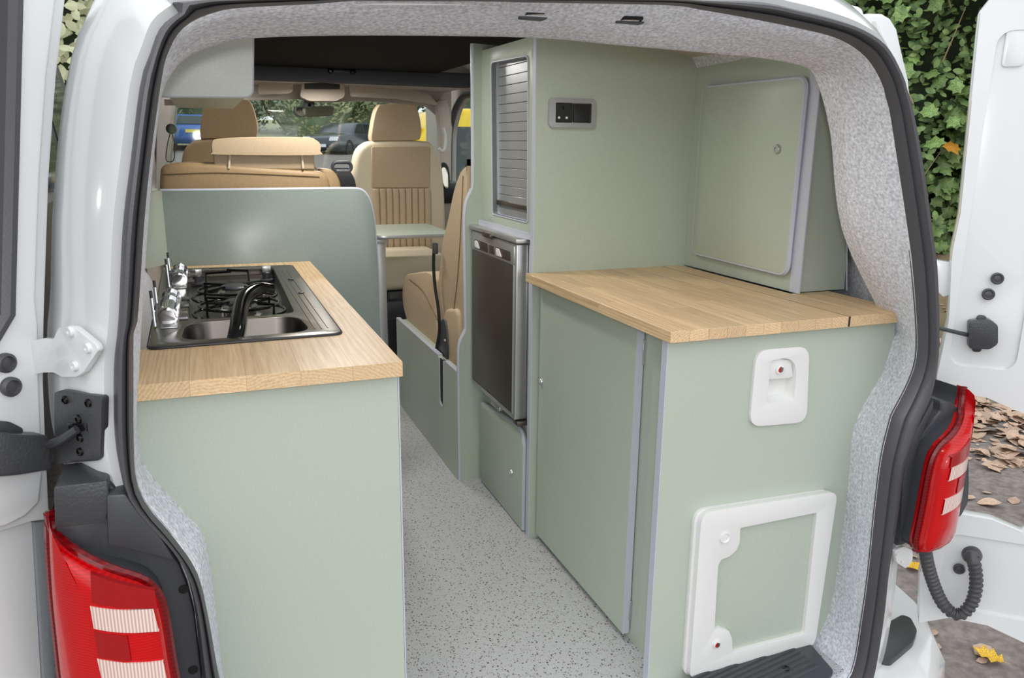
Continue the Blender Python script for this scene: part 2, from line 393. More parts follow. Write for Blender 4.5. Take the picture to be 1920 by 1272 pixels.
# soft rubber seal round the opening: raised bead with a groove
bm = NB(); rows = []
prof = [(-.02, .0), (.0, .012), (.12, .024), (.3, .034), (.48, .034), (.6, .026), (.66, .015), (.72, .024), (.82, .026), (.93, .018), (1.0, .003), (1.0, .002)]
for t, h in prof: rows.append([Vector((a.x+(b.x-a.x)*t, -.112-h, a.y+(b.y-a.y)*t)) for a, b in zip(O2, I2)])
grid(bm, rows); obj('door_seal', bm, 'rubber', van, 'dark grey rubber seal around the rear opening', ang=50)
bm = NB(); rows = [[Vector((a.x+(o_.x-a.x)*.15, -.119, a.y+(o_.y-a.y)*.15)) for a, o_ in zip(I2, O2)]]
for t, y in ((.0, -.118), (.35, -.085), (.7, -.035), (.95, -.006), (1, .01)):
    rows.append([Vector((a.x+(b.x-a.x)*t, y, a.y+(b.y-a.y)*t)) for a, b in zip(I2, F2)])
rows.append([Vector((b.x+nrm(b).x*.012, .05, b.y+nrm(b).y*.012)) for b in F2])
grid(bm, rows); obj('felt_lining', bm, 'felt', van, 'light grey felt lining inside the rear opening', ang=60)
# raised roof rim with its stepped end, seen at the top right
bm = sl([(0.352,1.416),(0.678,1.412),(0.800,1.405),(0.932,1.391),(0.947,1.350),(0.889,1.317),(0.355,1.315)], FY(.05), -.03, .03, bev=.012, seg=3)
obj('roof_panel', bm, 'white_paint', van)
bm = sl([(0.912,1.363),(0.921,1.376),(0.958,1.378),(0.980,1.371),(1.000,1.353),(1.016,1.320),(1.046,1.261),(1.058,1.220),(1.009,1.229),(0.927,1.316)], FY(.02), -.03, .02, bev=.01, seg=3)
obj('roof_gutter', bm, 'white_paint', van)
bm = sl([(0.910,1.358),(0.916,1.360),(0.936,1.326),(0.929,1.325)], FY(-.02), 0, .012, bev=.003); obj('gutter_clip', bm, 'white_plastic', van)
# sill plate with ribs
sp = [(0.608,-0.028),(0.908,0.027),(0.947,-0.002),(0.924,-0.112),(0.788,-0.165),(0.512,-0.172)]
bm = sl(sp, FZ(.0), .002, .022, bev=.006)
sill = obj('sill_plate', bm, 'black_plastic', van, 'ribbed black plastic sill plate under the white hatch')
for i in range(9):
    bm = NB(); t = i/9.0
    a = Vector(sp[0]).lerp(Vector(sp[5]), t*.9+.03); b = Vector(sp[1]).lerp(Vector(sp[3]), t*.9+.05)
    tube(bm, [(a.x, a.y, .022), (b.x-.02, b.y, .022)], .0032, 6); obj('rib', bm, 'black_plastic', sill)
disc_knob('screw', FZ(.022), [(0.827,-0.073)][0], .008, .004, 'black_gloss', sill)
# rear bumper
bm = NB(); rows = []
for x, dy in ((-.75, .25), (-.66, .05), (-.55, -.1), (-.35, -.2), (0, -.25), (.325, -.26), (.7, -.25), (1.0, -.23), (1.18, -.17), (1.31, -.09), (1.39, .02), (1.43, .18), (1.45, .4)):
    rows.append([Vector((x, dy+.22, -.035)), Vector((x, dy+.07, -.035)), Vector((x*.995, dy+.035, -.045)), Vector((x, dy+.01, -.08)), Vector((x, dy, -.16)), Vector((x, dy+.01, -.3)), Vector((x, dy+.06, -.36)), Vector((x, dy+.22, -.36))])
grid(bm, rows); obj('bumper', bm, 'white_paint', van, ang=50)
bm = sl(fillet([(1.149,0.008),(1.289,0.039),(1.299,0.021),(1.270,-0.025),(1.226,-0.054),(1.114,-0.091),(1.092,-0.068),(1.074,-0.057)], [.01]*8, 3), FZ(-.03), -.02, .012, bev=.006)
pad = obj('bumper_step', bm, 'wet_black_plastic', van, 'wet black step pad on the right corner of the bumper')
# strikers on the header lining
for q in ([(0.178,1.322),(0.225,1.322),(0.225,1.316),(0.179,1.313)], [(0.340,1.325),(0.392,1.324),(0.392,1.318),(0.340,1.317)]):
    (a, za), (b, zb) = q[0], q[1]
    bm = sl(rr(a, b, q[3][1]-.004, q[0][1]+.002, .005, 3), FY(-.07), -.006, .012, bev=.001); s_ = obj('striker_plate', bm, 'black_plastic', van)
    obj('striker_loop', tb([(a+.006, -.07, za-.006), (a+.01, -.092, za-.006), (b-.012, -.092, zb-.004), (b-.005, -.07, zb-.006)], .0032, 8), 'black_gloss', s_)

# ---- left pillar fittings
PL = FD(-.42, -.118, -.075, .088)          # the sloping pillar face
HP = [(0.143,0.855),(0.109,0.864),(0.085,0.866),(0.070,0.884),(0.048,0.889),(0.037,0.889),(-0.006,0.870),(-0.009,0.863),(0.028,0.828),(0.045,0.819),(0.077,0.814),(0.095,0.818),(0.120,0.814),(0.154,0.804)]
fr = FD(-.42, -.124, -.075, .088)
bm = sl(fillet(HP, .004, 3), (fr[0], fr[1], fr[2], -fr[3] if fr[3].y > 0 else fr[3]), 0, .009, bev=.002)
hg = obj('door_hinge', bm, 'white_paint', van, 'white hinge leaf with three round bolts on the left pillar')
nf = fr[3] if fr[3].y < 0 else -fr[3]
frn = (fr[0], fr[1], fr[2], nf)
for p in [(0.043,0.882),(0.010,0.864),(0.043,0.835)]:
    bm = la([(.0075, 0), (.0075, .002), (.006, .005), (.003, .005), (.0025, .003), (.0003, .003)], D3(frn, p, .009), nf, 18); obj('bolt', bm, 'white_paint', hg)
CP = [(0.103,0.787),(0.091,0.792),(0.004,0.798),(-0.001,0.796),(0.017,0.709),(0.024,0.703),(0.117,0.679),(0.126,0.680)]
bm = sl(fillet(CP, .003, 3), frn, -.004, .007, bev=.0015)
cp = obj('check_strap_plate', bm, 'wet_black_plastic', van, 'wet black plate with screws on the left pillar')
for p in [(0.079,0.781),(0.028,0.785),(0.054,0.758),(0.056,0.730),(0.060,0.709)]:
    bm = la([(.0062, 0), (.0055, .003), (.003, .004), (.0028, .002), (.0003, .002)], D3(frn, p, .007), nf, 16); obj('screw', bm, 'black_gloss', cp)
obj('strap_slot', sl([(0.081,0.748),(0.037,0.755),(0.037,0.743),(0.079,0.734)], frn, .004, .0085, bev=.001), 'black_gloss', cp)

# ---- tail lights: housing, lens, dark rim, pale reversing strips (left one traced, right one mirrored)
MX = .675
def mirror(bm):
    for v in bm.verts: v.co.x = MX-v.co.x
def tail_light(side):
    mir = side > 0
    def fin(bm):
        if mir: mirror(bm)
        return bm
    lens = [(-0.505,0.639),(-0.503,0.618),(-0.492,0.601),(-0.470,0.586),(-0.440,0.570),(-0.401,0.549),(-0.384,0.529),(-0.377,0.506),(-0.374,0.470),(-0.372,0.418),(-0.369,0.371),(-0.367,0.337),(-0.372,0.321),(-0.383,0.316),(-0.498,0.328),(-0.517,0.344),(-0.521,0.379),(-0.519,0.446),(-0.515,0.535)]
    c = Vector((sum(p[0] for p in lens)/len(lens), sum(p[1] for p in lens)/len(lens)))
    def wrap(p, k):   # how far the lens bulges rearward: proud on the inner side, wrapping forward round the corner
        x = p[0]; t = max(0, min(1, (-.40-x)/.12)); return -.165+.07*t*t-(.035*k)
    bm = NB(); rows = []
    L_ = cr(lens, 4, True)
    for k, s_ in ((0, 1.0), (.5, .985), (.85, .95), (1, .88), (1.05, .6), (1.08, .2)):
        rows.append([Vector((c.x+(p.x-c.x)*s_, wrap((c.x+(p.x-c.x)*s_, 0), k), c.y+(p.y-c.y)*s_)) for p in L_])
    back = [Vector((p.x, wrap((p.x, 0), 0)+.012, p.y)) for p in L_]
    grid(bm, [back]+rows, closed_v=True, cap=True)
    pb = NB(); grid(pb, [[Vector((c.x+(p.x-c.x)*.985, y if y < .5 else wrap((p.x, 0), 0)+.008, c.y+(p.y-c.y)*.985)) for p in L_] for y in (.03 if not mir else .06, 1)], closed_v=True, cap=True)
    tl = obj('tail_light', fin(bm), 'red_lens', van, 'red tail light lens at the left corner with two pale strips' if not mir else 'red tail light lens at the right corner seen edge on', ang=70)
    obj('lamp_body', fin(pb), 'black_plastic', tl)
    bm = NB(); tube(bm, [Vector((p.x*1.0, wrap((p.x, 0), 0)-.004, p.y)) for p in L_], .0075, 8, closed=True)
    obj('lens_rim', fin(bm), 'dark_red_lens', tl)
    for nm_, q in (('lens_band', [(-0.454,0.579),(-0.397,0.562),(-0.380,0.546),(-0.379,0.519),(-0.457,0.536)]), ('lens_block', [(-0.459,0.493),(-0.419,0.486),(-0.418,0.447),(-0.458,0.454)])):
        if mir: q = [c+(Vector(p)-c)*.84 for p in q]
        N_ = 8; A = [Vector(q[0]).lerp(Vector(q[-3]), i/N_) for i in range(N_+1)]; B = [Vector(q[-1]).lerp(Vector(q[-2]), i/N_) for i in range(N_+1)]
        bm = NB(); grid(bm, [[Vector((p.x, wrap(p, 1.08)+.008, p.y)) for p in A], [Vector((p.x, wrap(p, 1.08)-.0006, p.y)) for p in A], [Vector((p.x, wrap(p, 1.08)-.0006, p.y)) for p in B], [Vector((p.x, wrap(p, 1.08)+.008, p.y)) for p in B]])
        obj(nm_, fin(bm), 'band_red', tl)
    for q in ([(-0.460,0.530),(-0.384,0.520),(-0.380,0.485),(-0.459,0.497)], [(-0.460,0.451),(-0.379,0.438),(-0.376,0.398),(-0.457,0.414)]):
        if mir: q = [c+(Vector(p)-c)*.84 for p in q]
        N_ = 10; A = [Vector(q[0]).lerp(Vector(q[1]), i/N_) for i in range(N_+1)]; B = [Vector(q[3]).lerp(Vector(q[2]), i/N_) for i in range(N_+1)]
        bm = NB(); grid(bm, [[Vector((p.x, wrap(p, 1.08)+.01, p.y)) for p in A], [Vector((p.x, wrap(p, 1.08)-.001, p.y)) for p in A], [Vector((p.x, wrap(p, 1.08)-.001, p.y)) for p in B], [Vector((p.x, wrap(p, 1.08)+.01, p.y)) for p in B]])
        obj('reversing_strip', fin(bm), 'clear_lens', tl, 'pale ribbed strip')
    h = [(-0.448,0.541),(-0.496,0.597),(-0.498,0.623),(-0.442,0.623),(-0.430,0.677),(-0.415,0.647),(-0.398,0.615),(-0.380,0.592),(-0.353,0.539),(-0.339,0.457),(-0.337,0.327),(-0.324,0.258),(-0.326,0.199),(-0.379,0.196),(-0.478,0.246),(-0.469,0.336)]
    if mir: h = [(MX-p[0], p[1]) for p in [(1.107,0.623),(1.185,0.584),(1.234,0.416),(1.225,0.341),(1.096,0.312),(1.043,0.302),(1.063,0.364),(1.053,0.474),(1.071,0.555),(1.113,0.598)]]
    bm = sl([tuple(p) for p in cr(h, 2, True)], FY(-.1), -.10, .025, bev=.006)
    hs = obj('light_housing', fin(bm), 'black_plastic', van, 'black plastic housing behind the %s tail light' % ('left' if not mir else 'right'))
    if not mir:
        obj('housing_block', fin(sl(fillet([(-0.491,0.685),(-0.428,0.684),(-0.429,0.654),(-0.437,0.625),(-0.496,0.627)], .004, 3), FY(-.12), -.06, .02, bev=.004)), 'wet_black_plastic', hs)
        obj('housing_web', fin(sl([(-0.431,0.666),(-0.408,0.664),(-0.394,0.633),(-0.372,0.597),(-0.355,0.553),(-0.388,0.568),(-0.413,0.582),(-0.437,0.592)], FY(-.14), -.04, .005, bev=.004)), 'black_plastic', hs)
        for p in [(-0.350,0.497),(-0.348,0.362)]: obj('housing_hole', la([(.007, 0), (.007, .002), (.0004, .002)], (p[0], -.124, p[1]), (0, -1, 0), 16), 'black_gloss', hs)
    else:
        # deeper inner face that shows beside the seal
        q = [(1.080,0.632),(1.084,0.608),(1.069,0.575),(1.055,0.524),(1.054,0.452),(1.063,0.378),(1.070,0.314),(1.043,0.319),(1.026,0.457),(1.027,0.516),(1.046,0.572)]
        obj('housing_web', sl([tuple(p) for p in q], FY(-.12), -.03, .012, bev=.004), 'black_plastic', hs)
    return tl
tail_light(-1); tail_light(1)

# ---- rear doors: one slab per door with its cut-out round the lamp
DR = FD(1.22, 0, .75, -.66)
DR = (DR[0], DR[1], DR[2], DR[3] if DR[3].dot(Vector((-1, -1, 0))) > 0 else -DR[3])
up = [(0.009,1.419),(-0.004,1.400),(-0.003,1.359),(0.004,1.160),(0.011,0.994),(0.006,0.914),(0.019,0.761),(0.012,0.637),(0.012,0.596),(0.063,0.600),(0.116,0.594),(0.192,0.566)]
dn = [(0.233,0.284),(0.167,0.305),(0.102,0.307),(0.070,0.297),(0.043,0.248),(0.039,0.135),(0.051,0.015),(0.114,0.044),(0.192,0.042),(0.272,0.015)]
up = [(-.005, 1.40), (-.004, 1.36)]+up[3:]
outer = [(.62, 1.50), (.12, 1.50), (.06, 1.475), (.02, 1.44)]+up+[(.26, .51), (.285, .42), (.27, .33)]+dn+[(.5, -.02), (.7, -.02), (.7, 1.42)]
win = rr(.19, .60, .83, 1.42, .06)
bm = sl(outer, DR, -.035, 0, holes=[win], bev=.005)
rd = obj('rear_door', bm, 'white_paint', van, 'white right rear door swung open beside the leaf litter')
bm = sl(outer[:-2]+[(.69, 0), (.69, 1.4)], DR, 0, .008, holes=[rr(.03, .16, .66, 1.36, .03), rr(.19, .60, .83, 1.42, .06), rr(.08, .62, .07, .26, .03), rr(.2, .62, .62, .8, .03)], bev=.003)
obj('door_skin', bm, 'white_paint', rd)
bm = sl(win, DR, -.03, -.02); obj('door_window', bm, 'car_glass', rd)
bm = NB(); tube(bm, [D3(DR, p, .004) for p in win], .009, 8, closed=True); obj('window_rubber', bm, 'rubber', rd)
bm = sl(rr(.045, .085, 1.29, 1.37, .008, 3), DR, 0, .006, bev=.003); obj('door_pressing', bm, 'white_paint', rd)
for p in [(0.098,0.860),(0.086,0.825),(0.116,0.174)]:
    bm = la([(.0125, -.002), (.0125, .004), (.010, .006), (.007, .003), (.004, .004), (.0003, .004)], D3(DR, p, .008), DR[3], 20); obj('rubber_plug', bm, 'rubber', rd)
bp = [(0.054,0.766),(0.091,0.774),(0.109,0.763),(0.115,0.722),(0.101,0.708),(0.061,0.707)]
bm = sl(fillet(bp, .006, 3), DR, .004, .03, bev=.006); cb = obj('check_strap_box', bm, 'wet_black_plastic', rd, 'wet black door check box')
bm = sl(rr(*sorted((bp[1][0]-.02, bp[1][0]-.001)), bp[4][1]-.012, bp[0][1]+.012, .007, 4), DR, .003, .012, bev=.002); obj('mounting_lug', bm, 'black_plastic', cb)
a = D3(DR, [(0.058,0.734)][0], .018)
obj('check_arm', tb([a, (a+Vector((1.085, -.03, .775)))/2, Vector((1.085, -.03, .775))], .0045, 8), 'black_plastic', rd)
# right hinge
hq = [(-0.029,0.871),(-0.020,0.889),(0.010,0.886),(0.018,0.844),(0.018,0.814),(0.004,0.808),(-0.005,0.817),(-0.022,0.818)]
bm = sl(fillet(hq, .004, 3), DR, -.05, -.012, bev=.004); obj('door_hinge', bm, 'white_paint', van, 'white hinge arm of the right rear door')
# lower hinge leaf on the body, under the right lamp
bm = sl(fillet([(1.047,0.288),(1.073,0.293),(1.101,0.278),(1.105,0.253),(1.089,0.236),(1.058,0.257)], .006, 3), FY(-.11), 0, .008, bev=.002); h2 = obj('hinge_leaf', bm, 'white_paint', van)
for p in [(1.056,0.279),(1.073,0.259)]: obj('bolt', la([(.005, 0), (.004, .003), (.0003, .003)], (p[0], -.118, p[1]), (0, -1, 0), 12), 'white_plastic', h2)
# corrugated cable conduit from the body to the right door
pA = Vector((1.135, -.05, .235)); e = D3(DR, [(0.138,0.212)][0], .01)
FI = lambda s_: D3(DR, s_, .035)
cpath = [Vector((*[(1.207,0.252)][0],)).to_3d() for _ in (0,)]
q = [(1.170,0.284),(1.189,0.221),(1.227,0.145)]
cpath = [Vector((p[0], -.085, p[1])) for i, p in enumerate(q)]
q2 = [(0.091,0.092),(0.121,0.078),(0.142,0.108),(0.146,0.157),(0.138,0.202),(0.128,0.227)]
DR2 = (Vector((1.19, -.035, 0)), DR[1], DR[2], DR[3])
cpath += [D3(DR2, p, 0) for p in q2]+[e]
cp_ = resamp(cr(cpath, 8), 150)
bm = NB(); tube(bm, cp_, [.0125+(.0022 if (i % 4) < 2 else -.001) for i in range(150)], 12)
cn = obj('cable_conduit', bm, 'rubber', van, 'corrugated black conduit looping from body to right door')
bm = la([(.021, -.004), (.021, .004), (.017, .014), (.013, .022)], e-DR[3]*.006, DR[3], 20); obj('conduit_boot', bm, 'rubber', cn)

DL = FD(-.53, -.02, -.75, -.66); DL = (DL[0], DL[1], DL[2], DL[3] if DL[3].dot(Vector((1, -1, 0))) > 0 else -DL[3])
lu = [(-0.138,1.356),(-0.128,1.313),(-0.102,1.213),(-0.073,1.077),(-0.039,0.879),(-0.026,0.791),(-0.018,0.710),(-0.011,0.631),(-0.007,0.584),(0.020,0.592),(0.064,0.596)]
outer = lu+[(.12, .60), (.2, .55), (.5, .5), (.5, 1.42), (-.13, 1.42)]
win = [(lu[1][0]+.078, 1.34), (lu[4][0]+.062, .90), (.10, .80), (.46, .80), (.46, 1.38), (-.02, 1.38)]
bm = sl(outer, DL, -.035, 0, holes=[win], bev=.006)
ld = obj('rear_door', bm, 'white_paint', van, 'white left rear door swung open at the left edge')
# raised inner ridge that follows the edge
rg = [(-0.114,1.351),(-0.106,1.310),(-0.080,1.211),(-0.052,1.078),(-0.023,0.912),(-0.022,0.875),(-0.012,0.792),(0.000,0.667),(0.011,0.622),(0.033,0.610),(0.062,0.607)]
bm = sl(rg+[(.12, .62), (.2, .57), (.48, .52), (.48, 1.4), (-.11, 1.4)], DL, 0, .012, holes=[[(p[0]+.006, p[1]) for p in win]], bev=.005, seg=3); obj('door_skin', bm, 'white_paint', ld)
bm = NB(); tube(bm, [D3(DL, p, .012) for p in win], .014, 8, closed=True); obj('window_rubber', bm, 'rubber', ld)
bm = sl(win, DL, -.03, -.02); obj('door_window', bm, 'car_glass', ld)
for p in [(0.029,0.801),(0.031,0.835)]:
    bm = la([(.0135, 0), (.0135, .006), (.010, .009), (.008, .004), (.003, .005), (.0003, .005)], D3(DL, p, .012), DL[3], 20); obj('rubber_plug', bm, 'rubber', ld)
bq = [(0.069,0.754),(0.043,0.741),(0.003,0.727),(0.005,0.677),(0.051,0.686),(0.078,0.694)]
bm = sl(fillet(bq, .005, 3), DL, .008, .04, bev=.006); cb = obj('check_strap_box', bm, 'wet_black_plastic', ld, 'wet black door check box')
bm = sl(fillet([(0.061,0.763),(0.038,0.754),(0.022,0.739),(0.025,0.731),(0.064,0.744)], .004, 3), DL, .008, .018, bev=.002); obj('mounting_lug', bm, 'black_plastic', cb)
p0 = D3(DL, [(0.002,0.710)][0], .03); p1 = D3(frn, [(0.053,0.745)][0], .012)
bm = NB(); mid = (p0+p1)/2+Vector((0, -.012, .0)); tube(bm, cr([p0, mid, p1], 6), .0058, 8); obj('check_arm', bm, 'black_plastic', ld)
# lower part of the left door below the lamp cut-out
lo = [(0.064,0.587),(0.086,0.318),(0.091,0.217),(0.196,0.298),(0.148,0.624)]
DL2 = (Vector((-.5, .03, 0)), DL[1], DL[2], DL[3])
bm = sl(lo, DL2, -.03, 0, bev=.004); obj('lower_door_panel', bm, 'white_paint', ld)
bm = sl([(0.065,0.585),(0.041,0.576),(0.068,0.305),(0.074,0.204),(0.093,0.218),(0.086,0.318)], DL2, -.02, .004, bev=.004); obj('rubber_strip', bm, 'grey_seal', ld)

# ------------------------------------------------------------ interior shell
struct('floor', sl([(-.42, -.10), (.99, -.10), (1.14, .1), (1.14, 3.9), (-.5, 3.9), (-.5, .1)], FZ(0), -.04, 0), 'speckled_vinyl')
def liner(side, d0):
    P = [p for p in O2 if (p.x < .33) == (side < 0) and p.y < 1.27]
    P = P if side < 0 else P[::-1]
    bm = NB()
    rows = [ring(P, a-.03, y) for y, a in ((.03, .075), (.12, .11 if side < 0 else .13), (.3, .12 if side < 0 else .195), (1.0, .185), (1.3, .19), (2.3, .195), (2.55, .195))]
    grid(bm, rows); cut_window(bm); return bm
struct('wall_left', liner(-1, 0), 'felt'); struct('wall_right', liner(1, 0), 'felt')
struct('ceiling', bx(-.20, .80, .85, 2.62, 1.455, 1.470), 'black_canvas')
struct('trim_1', bx(-.45, .99, 2.56, 2.66, 1.398, 1.462, .012, 3), 'dark_felt')
lb = NB(); box(lb, .30, .40, 2.545, 2.56, 1.438, 1.452, .003)
rl = root('reading_light', 'small black twin reading light on the dark roof beam', 'lamp', (.35, 2.55, 1.43))
obj('base', lb, 'black_plastic', rl)
for x in (.30, .40): obj('lamp_head', la([(.014, 0), (.014, .01), (.009, .02), (.0005, .021)], (x, 2.55, 1.446), (0, -1, 0), 14), 'black_gloss', rl)
struct('trim_2', sl([(-0.027,1.427),(0.197,1.425),(0.352,1.436),(0.731,1.419),(1.077,1.418),(1.137,1.542),(-0.021,1.514)], FY(2.9), -.5, .3, bev=.01), 'headlining')
# cab headlining panel above the windscreen with A-pillars, one board with the screen cut out
hd = [(-0.547,1.657),(1.116,1.753),(1.104,0.331),(-0.666,0.419)]
ws = [(-0.368,1.329),(0.243,1.358),(0.357,1.344),(0.534,1.355),(0.654,1.359),(0.964,1.338),(1.021,1.294),(1.033,1.219),(1.033,0.660),(-0.453,0.697),(-0.424,1.031)]
struct('wall_front', sl(hd, FY(3.35), -.03, .0, holes=[ws]), 'headlining')
struct('window_1', sl([(-0.450,1.379),(1.126,1.432),(1.119,0.593),(-0.516,0.642)], FY(3.42), 0, .006), 'clear_glass')
struct('trim_3', sl([(1.001,1.366),(1.065,1.380),(1.096,1.220),(1.074,0.914),(1.058,0.664),(0.999,0.665),(1.016,1.037),(1.019,1.248)], FY(3.3), -.04, .03, bev=.01), 'headlining')
struct('trim_4', sl([(-0.460,1.350),(-0.377,1.327),(-0.433,1.032),(-0.477,0.702),(-0.534,0.704)], FY(3.3), -.04, .03, bev=.01), 'headlining')
for nm, q in (('left', [(0.031,1.443),(0.182,1.443),(0.203,1.428),(0.201,1.390),(0.178,1.376),(0.026,1.368)]), ('right', [(0.491,1.455),(0.607,1.456),(0.770,1.437),(0.938,1.397),(0.993,1.346),(0.987,1.340),(0.754,1.368),(0.502,1.372)])):
    v = root('sun_visor', 'beige sun visor, %s' % ('short end left of the roof console' if nm == 'left' else 'long one right of the roof console'), 'sun visor', (.1 if nm == 'left' else .75, 3.22, 1.36))
    obj('visor_board', sl(fillet(q, .01, 3), FY(3.22), -.012, .012, bev=.006), 'headlining', v)
    p = q[1]; obj('visor_arm', tb([(p[0], 3.22, p[1]), (p[0]+.0, 3.26, p[1]+.02)], .005, 6), 'headlining', v)
cs = root('roof_console', 'beige roof console with a dark slot above the rear-view mirror', 'console', (.35, 3.2, 1.36))
obj('console_body', sl(fillet([(0.248,1.448),(0.468,1.456),(0.465,1.368),(0.421,1.345),(0.281,1.341),(0.232,1.361)], .012, 3), FY(3.2), -.05, .02, bev=.01), 'headlining', cs)
obj('dark_slot', sl(fillet([(0.258,1.437),(0.442,1.442),(0.441,1.406),(0.257,1.402)], .003, 2), FY(3.2), .015, .023, bev=.002), 'dark_plastic', cs)
mr_ = root('rear_view_mirror', 'rear-view mirror hanging at the centre of the windscreen', 'mirror', (.34, 3.25, 1.28))
mq = [(0.205,1.314),(0.414,1.322),(0.419,1.308),(0.412,1.277),(0.388,1.268),(0.227,1.262),(0.203,1.275)]
obj('mirror_housing', sl(fillet(mq, .012, 4), FY(3.25), -.02, .006, bev=.005), 'black_plastic', mr_)
c_ = Vector((sum(p[0] for p in mq)/7, sum(p[1] for p in mq)/7))
obj('mirror_glass', sl(fillet([tuple(c_+(Vector(p)-c_)*.9) for p in mq], .01, 4), (Vector((0, 3.25, 0)), Vector((1, 0, 0)), Vector((0, 0, 1)), Vector((0, -1, 0))), .006, .009), 'mirror_glass', mr_)
mt_ = [(0.268,1.355),(0.313,1.356),(0.317,1.318),(0.260,1.316)]
obj('mirror_mount', sl(fillet(mt_, .005, 3), FY(3.27), -.08, .01, bev=.004), 'black_plastic', mr_)
obj('mirror_stem', tb([((mt_[2][0]+mt_[3][0])/2, 3.26, mt_[2][1]), ((mt_[2][0]+mt_[3][0])/2, 3.30, mt_[0][1]+.02)], .01, 8), 'black_gloss', mr_)
dsh = root('dashboard', 'dashboard below the windscreen ahead of the front seats', 'dashboard', (.33, 3.2, .4))
obj('dashboard_top', bx(-.48, 1.12, 3.05, 3.34, .80, .92, .04, 4), 'dark_plastic', dsh); obj('dashboard_body', bx(-.46, 1.10, 3.08, 3.34, .30, .82, .03, 3), 'headlining', dsh)
# cab sides
for s_, nm in ((1, 'wall_right_cab'), (-1, 'wall_left_cab')):
    x = 1.16 if s_ > 0 else -.53
    bm = NB(); slab(bm, [(2.4, 0), (4.1, 0), (4.1, 1.5), (2.4, 1.5)], FX(x), -.03, 0, holes=[fillet([(2.66, .80), (3.52, .80), (3.50, 1.20), (3.38, 1.33), (3.22, 1.40), (2.68, 1.40)] if s_ > 0 else [(2.62, .88), (3.3, .88), (3.22, 1.25), (3.1, 1.33), (2.64, 1.33)], .06)])
    struct(nm, bm, 'headlining')
    bm = sl([(2.6, .7), (3.56, .7), (3.56, 1.42), (2.6, 1.42)], FX(x+.01*s_), 0, .004); struct('window_2' if s_ > 0 else 'window_3', bm, 'clear_glass')
struct('trim_5', tb([Vector((1.145, p[0], p[1])) for p in fillet([(2.66, .80), (3.52, .80), (3.50, 1.20), (3.38, 1.33), (3.22, 1.40), (2.68, 1.40)], .06)], .020, 8, closed=True), 'rubber')
struct('trim_6', sl([(.75, 1.405), (1.08, 1.35), (1.08, 1.36), (.75, 1.425)], FY(.30), -.9, 0), 'headlining')

for s_, nm in ((-1, 'added_window_4'), (1, 'added_window_5')):  # unseen side windows, put in to bring daylight to the dark interior
    xb = -.585 if s_ < 0 else 1.225
    struct(nm, sl([(1.28, .80), (2.32, .80), (2.32, 1.26), (1.28, 1.26)], (Vector((xb, 0, 0)), Vector((0, 1, 0)), Vector((-.2*s_, 0, 1)), Vector((-1, 0, 0))), 0, .004), 'clear_glass')
# ------------------------------------------------------------ left kitchen unit
ku = root('kitchen_unit', 'pale green kitchen unit with curved outer edge under the left worktop', 'cabinet', (-.18, .5, 0))
LE = [(-0.395,0.755),(-0.395,0.734),(-0.399,0.666),(-0.383,0.620),(-0.346,0.560),(-0.322,0.519),(-0.315,0.461),(-0.312,0.332),(-0.310,0.248),(-0.297,0.184)]
bm = sl([(0, 0), (0, .752), (-.398, .752)]+[(p[0]-.004, p[1]) for p in LE[1:]]+[(-.30, 0)], FY(0), -.018, 0)
obj('rear_panel', bm, 'green_laminate', ku)
obj('edge_strip', bx(-.0005, .0025, 0, .018, 0, .752), 'grey_edging', ku)
obj('side_panel', bx(-.018, 0, .0185, 1.17, 0, .752), 'green_laminate', ku)
obj('base_board', bx(-.33, -.02, .02, 1.16, .005, .02), 'green_laminate', ku)
bp_ = [(-0.392,0.992),(0.107,0.993)]
pn = cr([(0.131,0.993),(0.165,0.990),(0.184,0.973),(0.196,0.943),(0.203,0.902),(0.206,0.853),(0.210,0.753),(0.212,0.556)], 4)
pp = root('partition_panel', 'glossy green partition panel standing behind the hob', 'panel', (-.1, 1.18, 0))
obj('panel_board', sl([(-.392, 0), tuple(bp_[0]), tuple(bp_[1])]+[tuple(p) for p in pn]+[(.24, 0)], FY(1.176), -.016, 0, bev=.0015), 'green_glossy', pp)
pe = [tuple(bp_[0]), tuple(bp_[1])]+[tuple(p) for p in pn]+[(.238, 0)]
obj('edge_strip', tb([(p[0], 1.184, p[1]) for p in pe], .0055, 6), 'grey_edging', pp)
sb = sl([(0.331,0.898),(0.291,0.909),(0.416,0.972),(0.618,1.019),(1.184,0.993),(1.175,0.788)], FX(-.398), -.01, 0)
solo('side_board', sb, 'green_laminate', 'green upstand board along the left wall beside the hob', 'panel')

def staves(parent, x0, x1, y0, y1, z0, z1, wid, hole=None, clip=None, seed=3, gap=.00025, bv=.0006):
    rnd = random.Random(seed); n = max(1, round((x1-x0)/wid)); w_ = (x1-x0)/n
    for i in range(n):
        a, b = x0+i*w_, x0+(i+1)*w_
        spans = [(y0, y1)]
        if hole and b > hole[0]+.001 and a < hole[1]-.001: spans = [(y0, hole[2]), (hole[3], y1)]
        for s0, s1 in spans:
            y = s0; first = rnd.uniform(.12, .5)
            while y < s1-.001:
                L_ = first if y == s0 else rnd.uniform(.3, .5)
                e_ = y+L_
                if s1-e_ < .1: e_ = s1
                e_ = min(e_, s1)
                bm = NB(); g = gap
                if clip:
                    poly = clip(a+g, b-g, y+g, e_-g)
                    if poly: slab(bm, poly, FZ(0), z0, z1, bev=bv, seg=1)
                else: box(bm, a+g, b-g, y+g, e_-g, z0, z1, bv, 1)
                if len(bm.verts): obj('stave', bm, 'oak', parent, smooth=False)
                else: bm.free()
                y = e_
wl = root('worktop', 'oak worktop on the left kitchen unit holding the hob and sink', 'worktop', (-.19, .5, .754))
staves(wl, -.402, .004, -.022, 1.174, .754, .779, .09, hole=(-.40, -.08, .20, 1.09), seed=5, gap=.00008, bv=.00015)

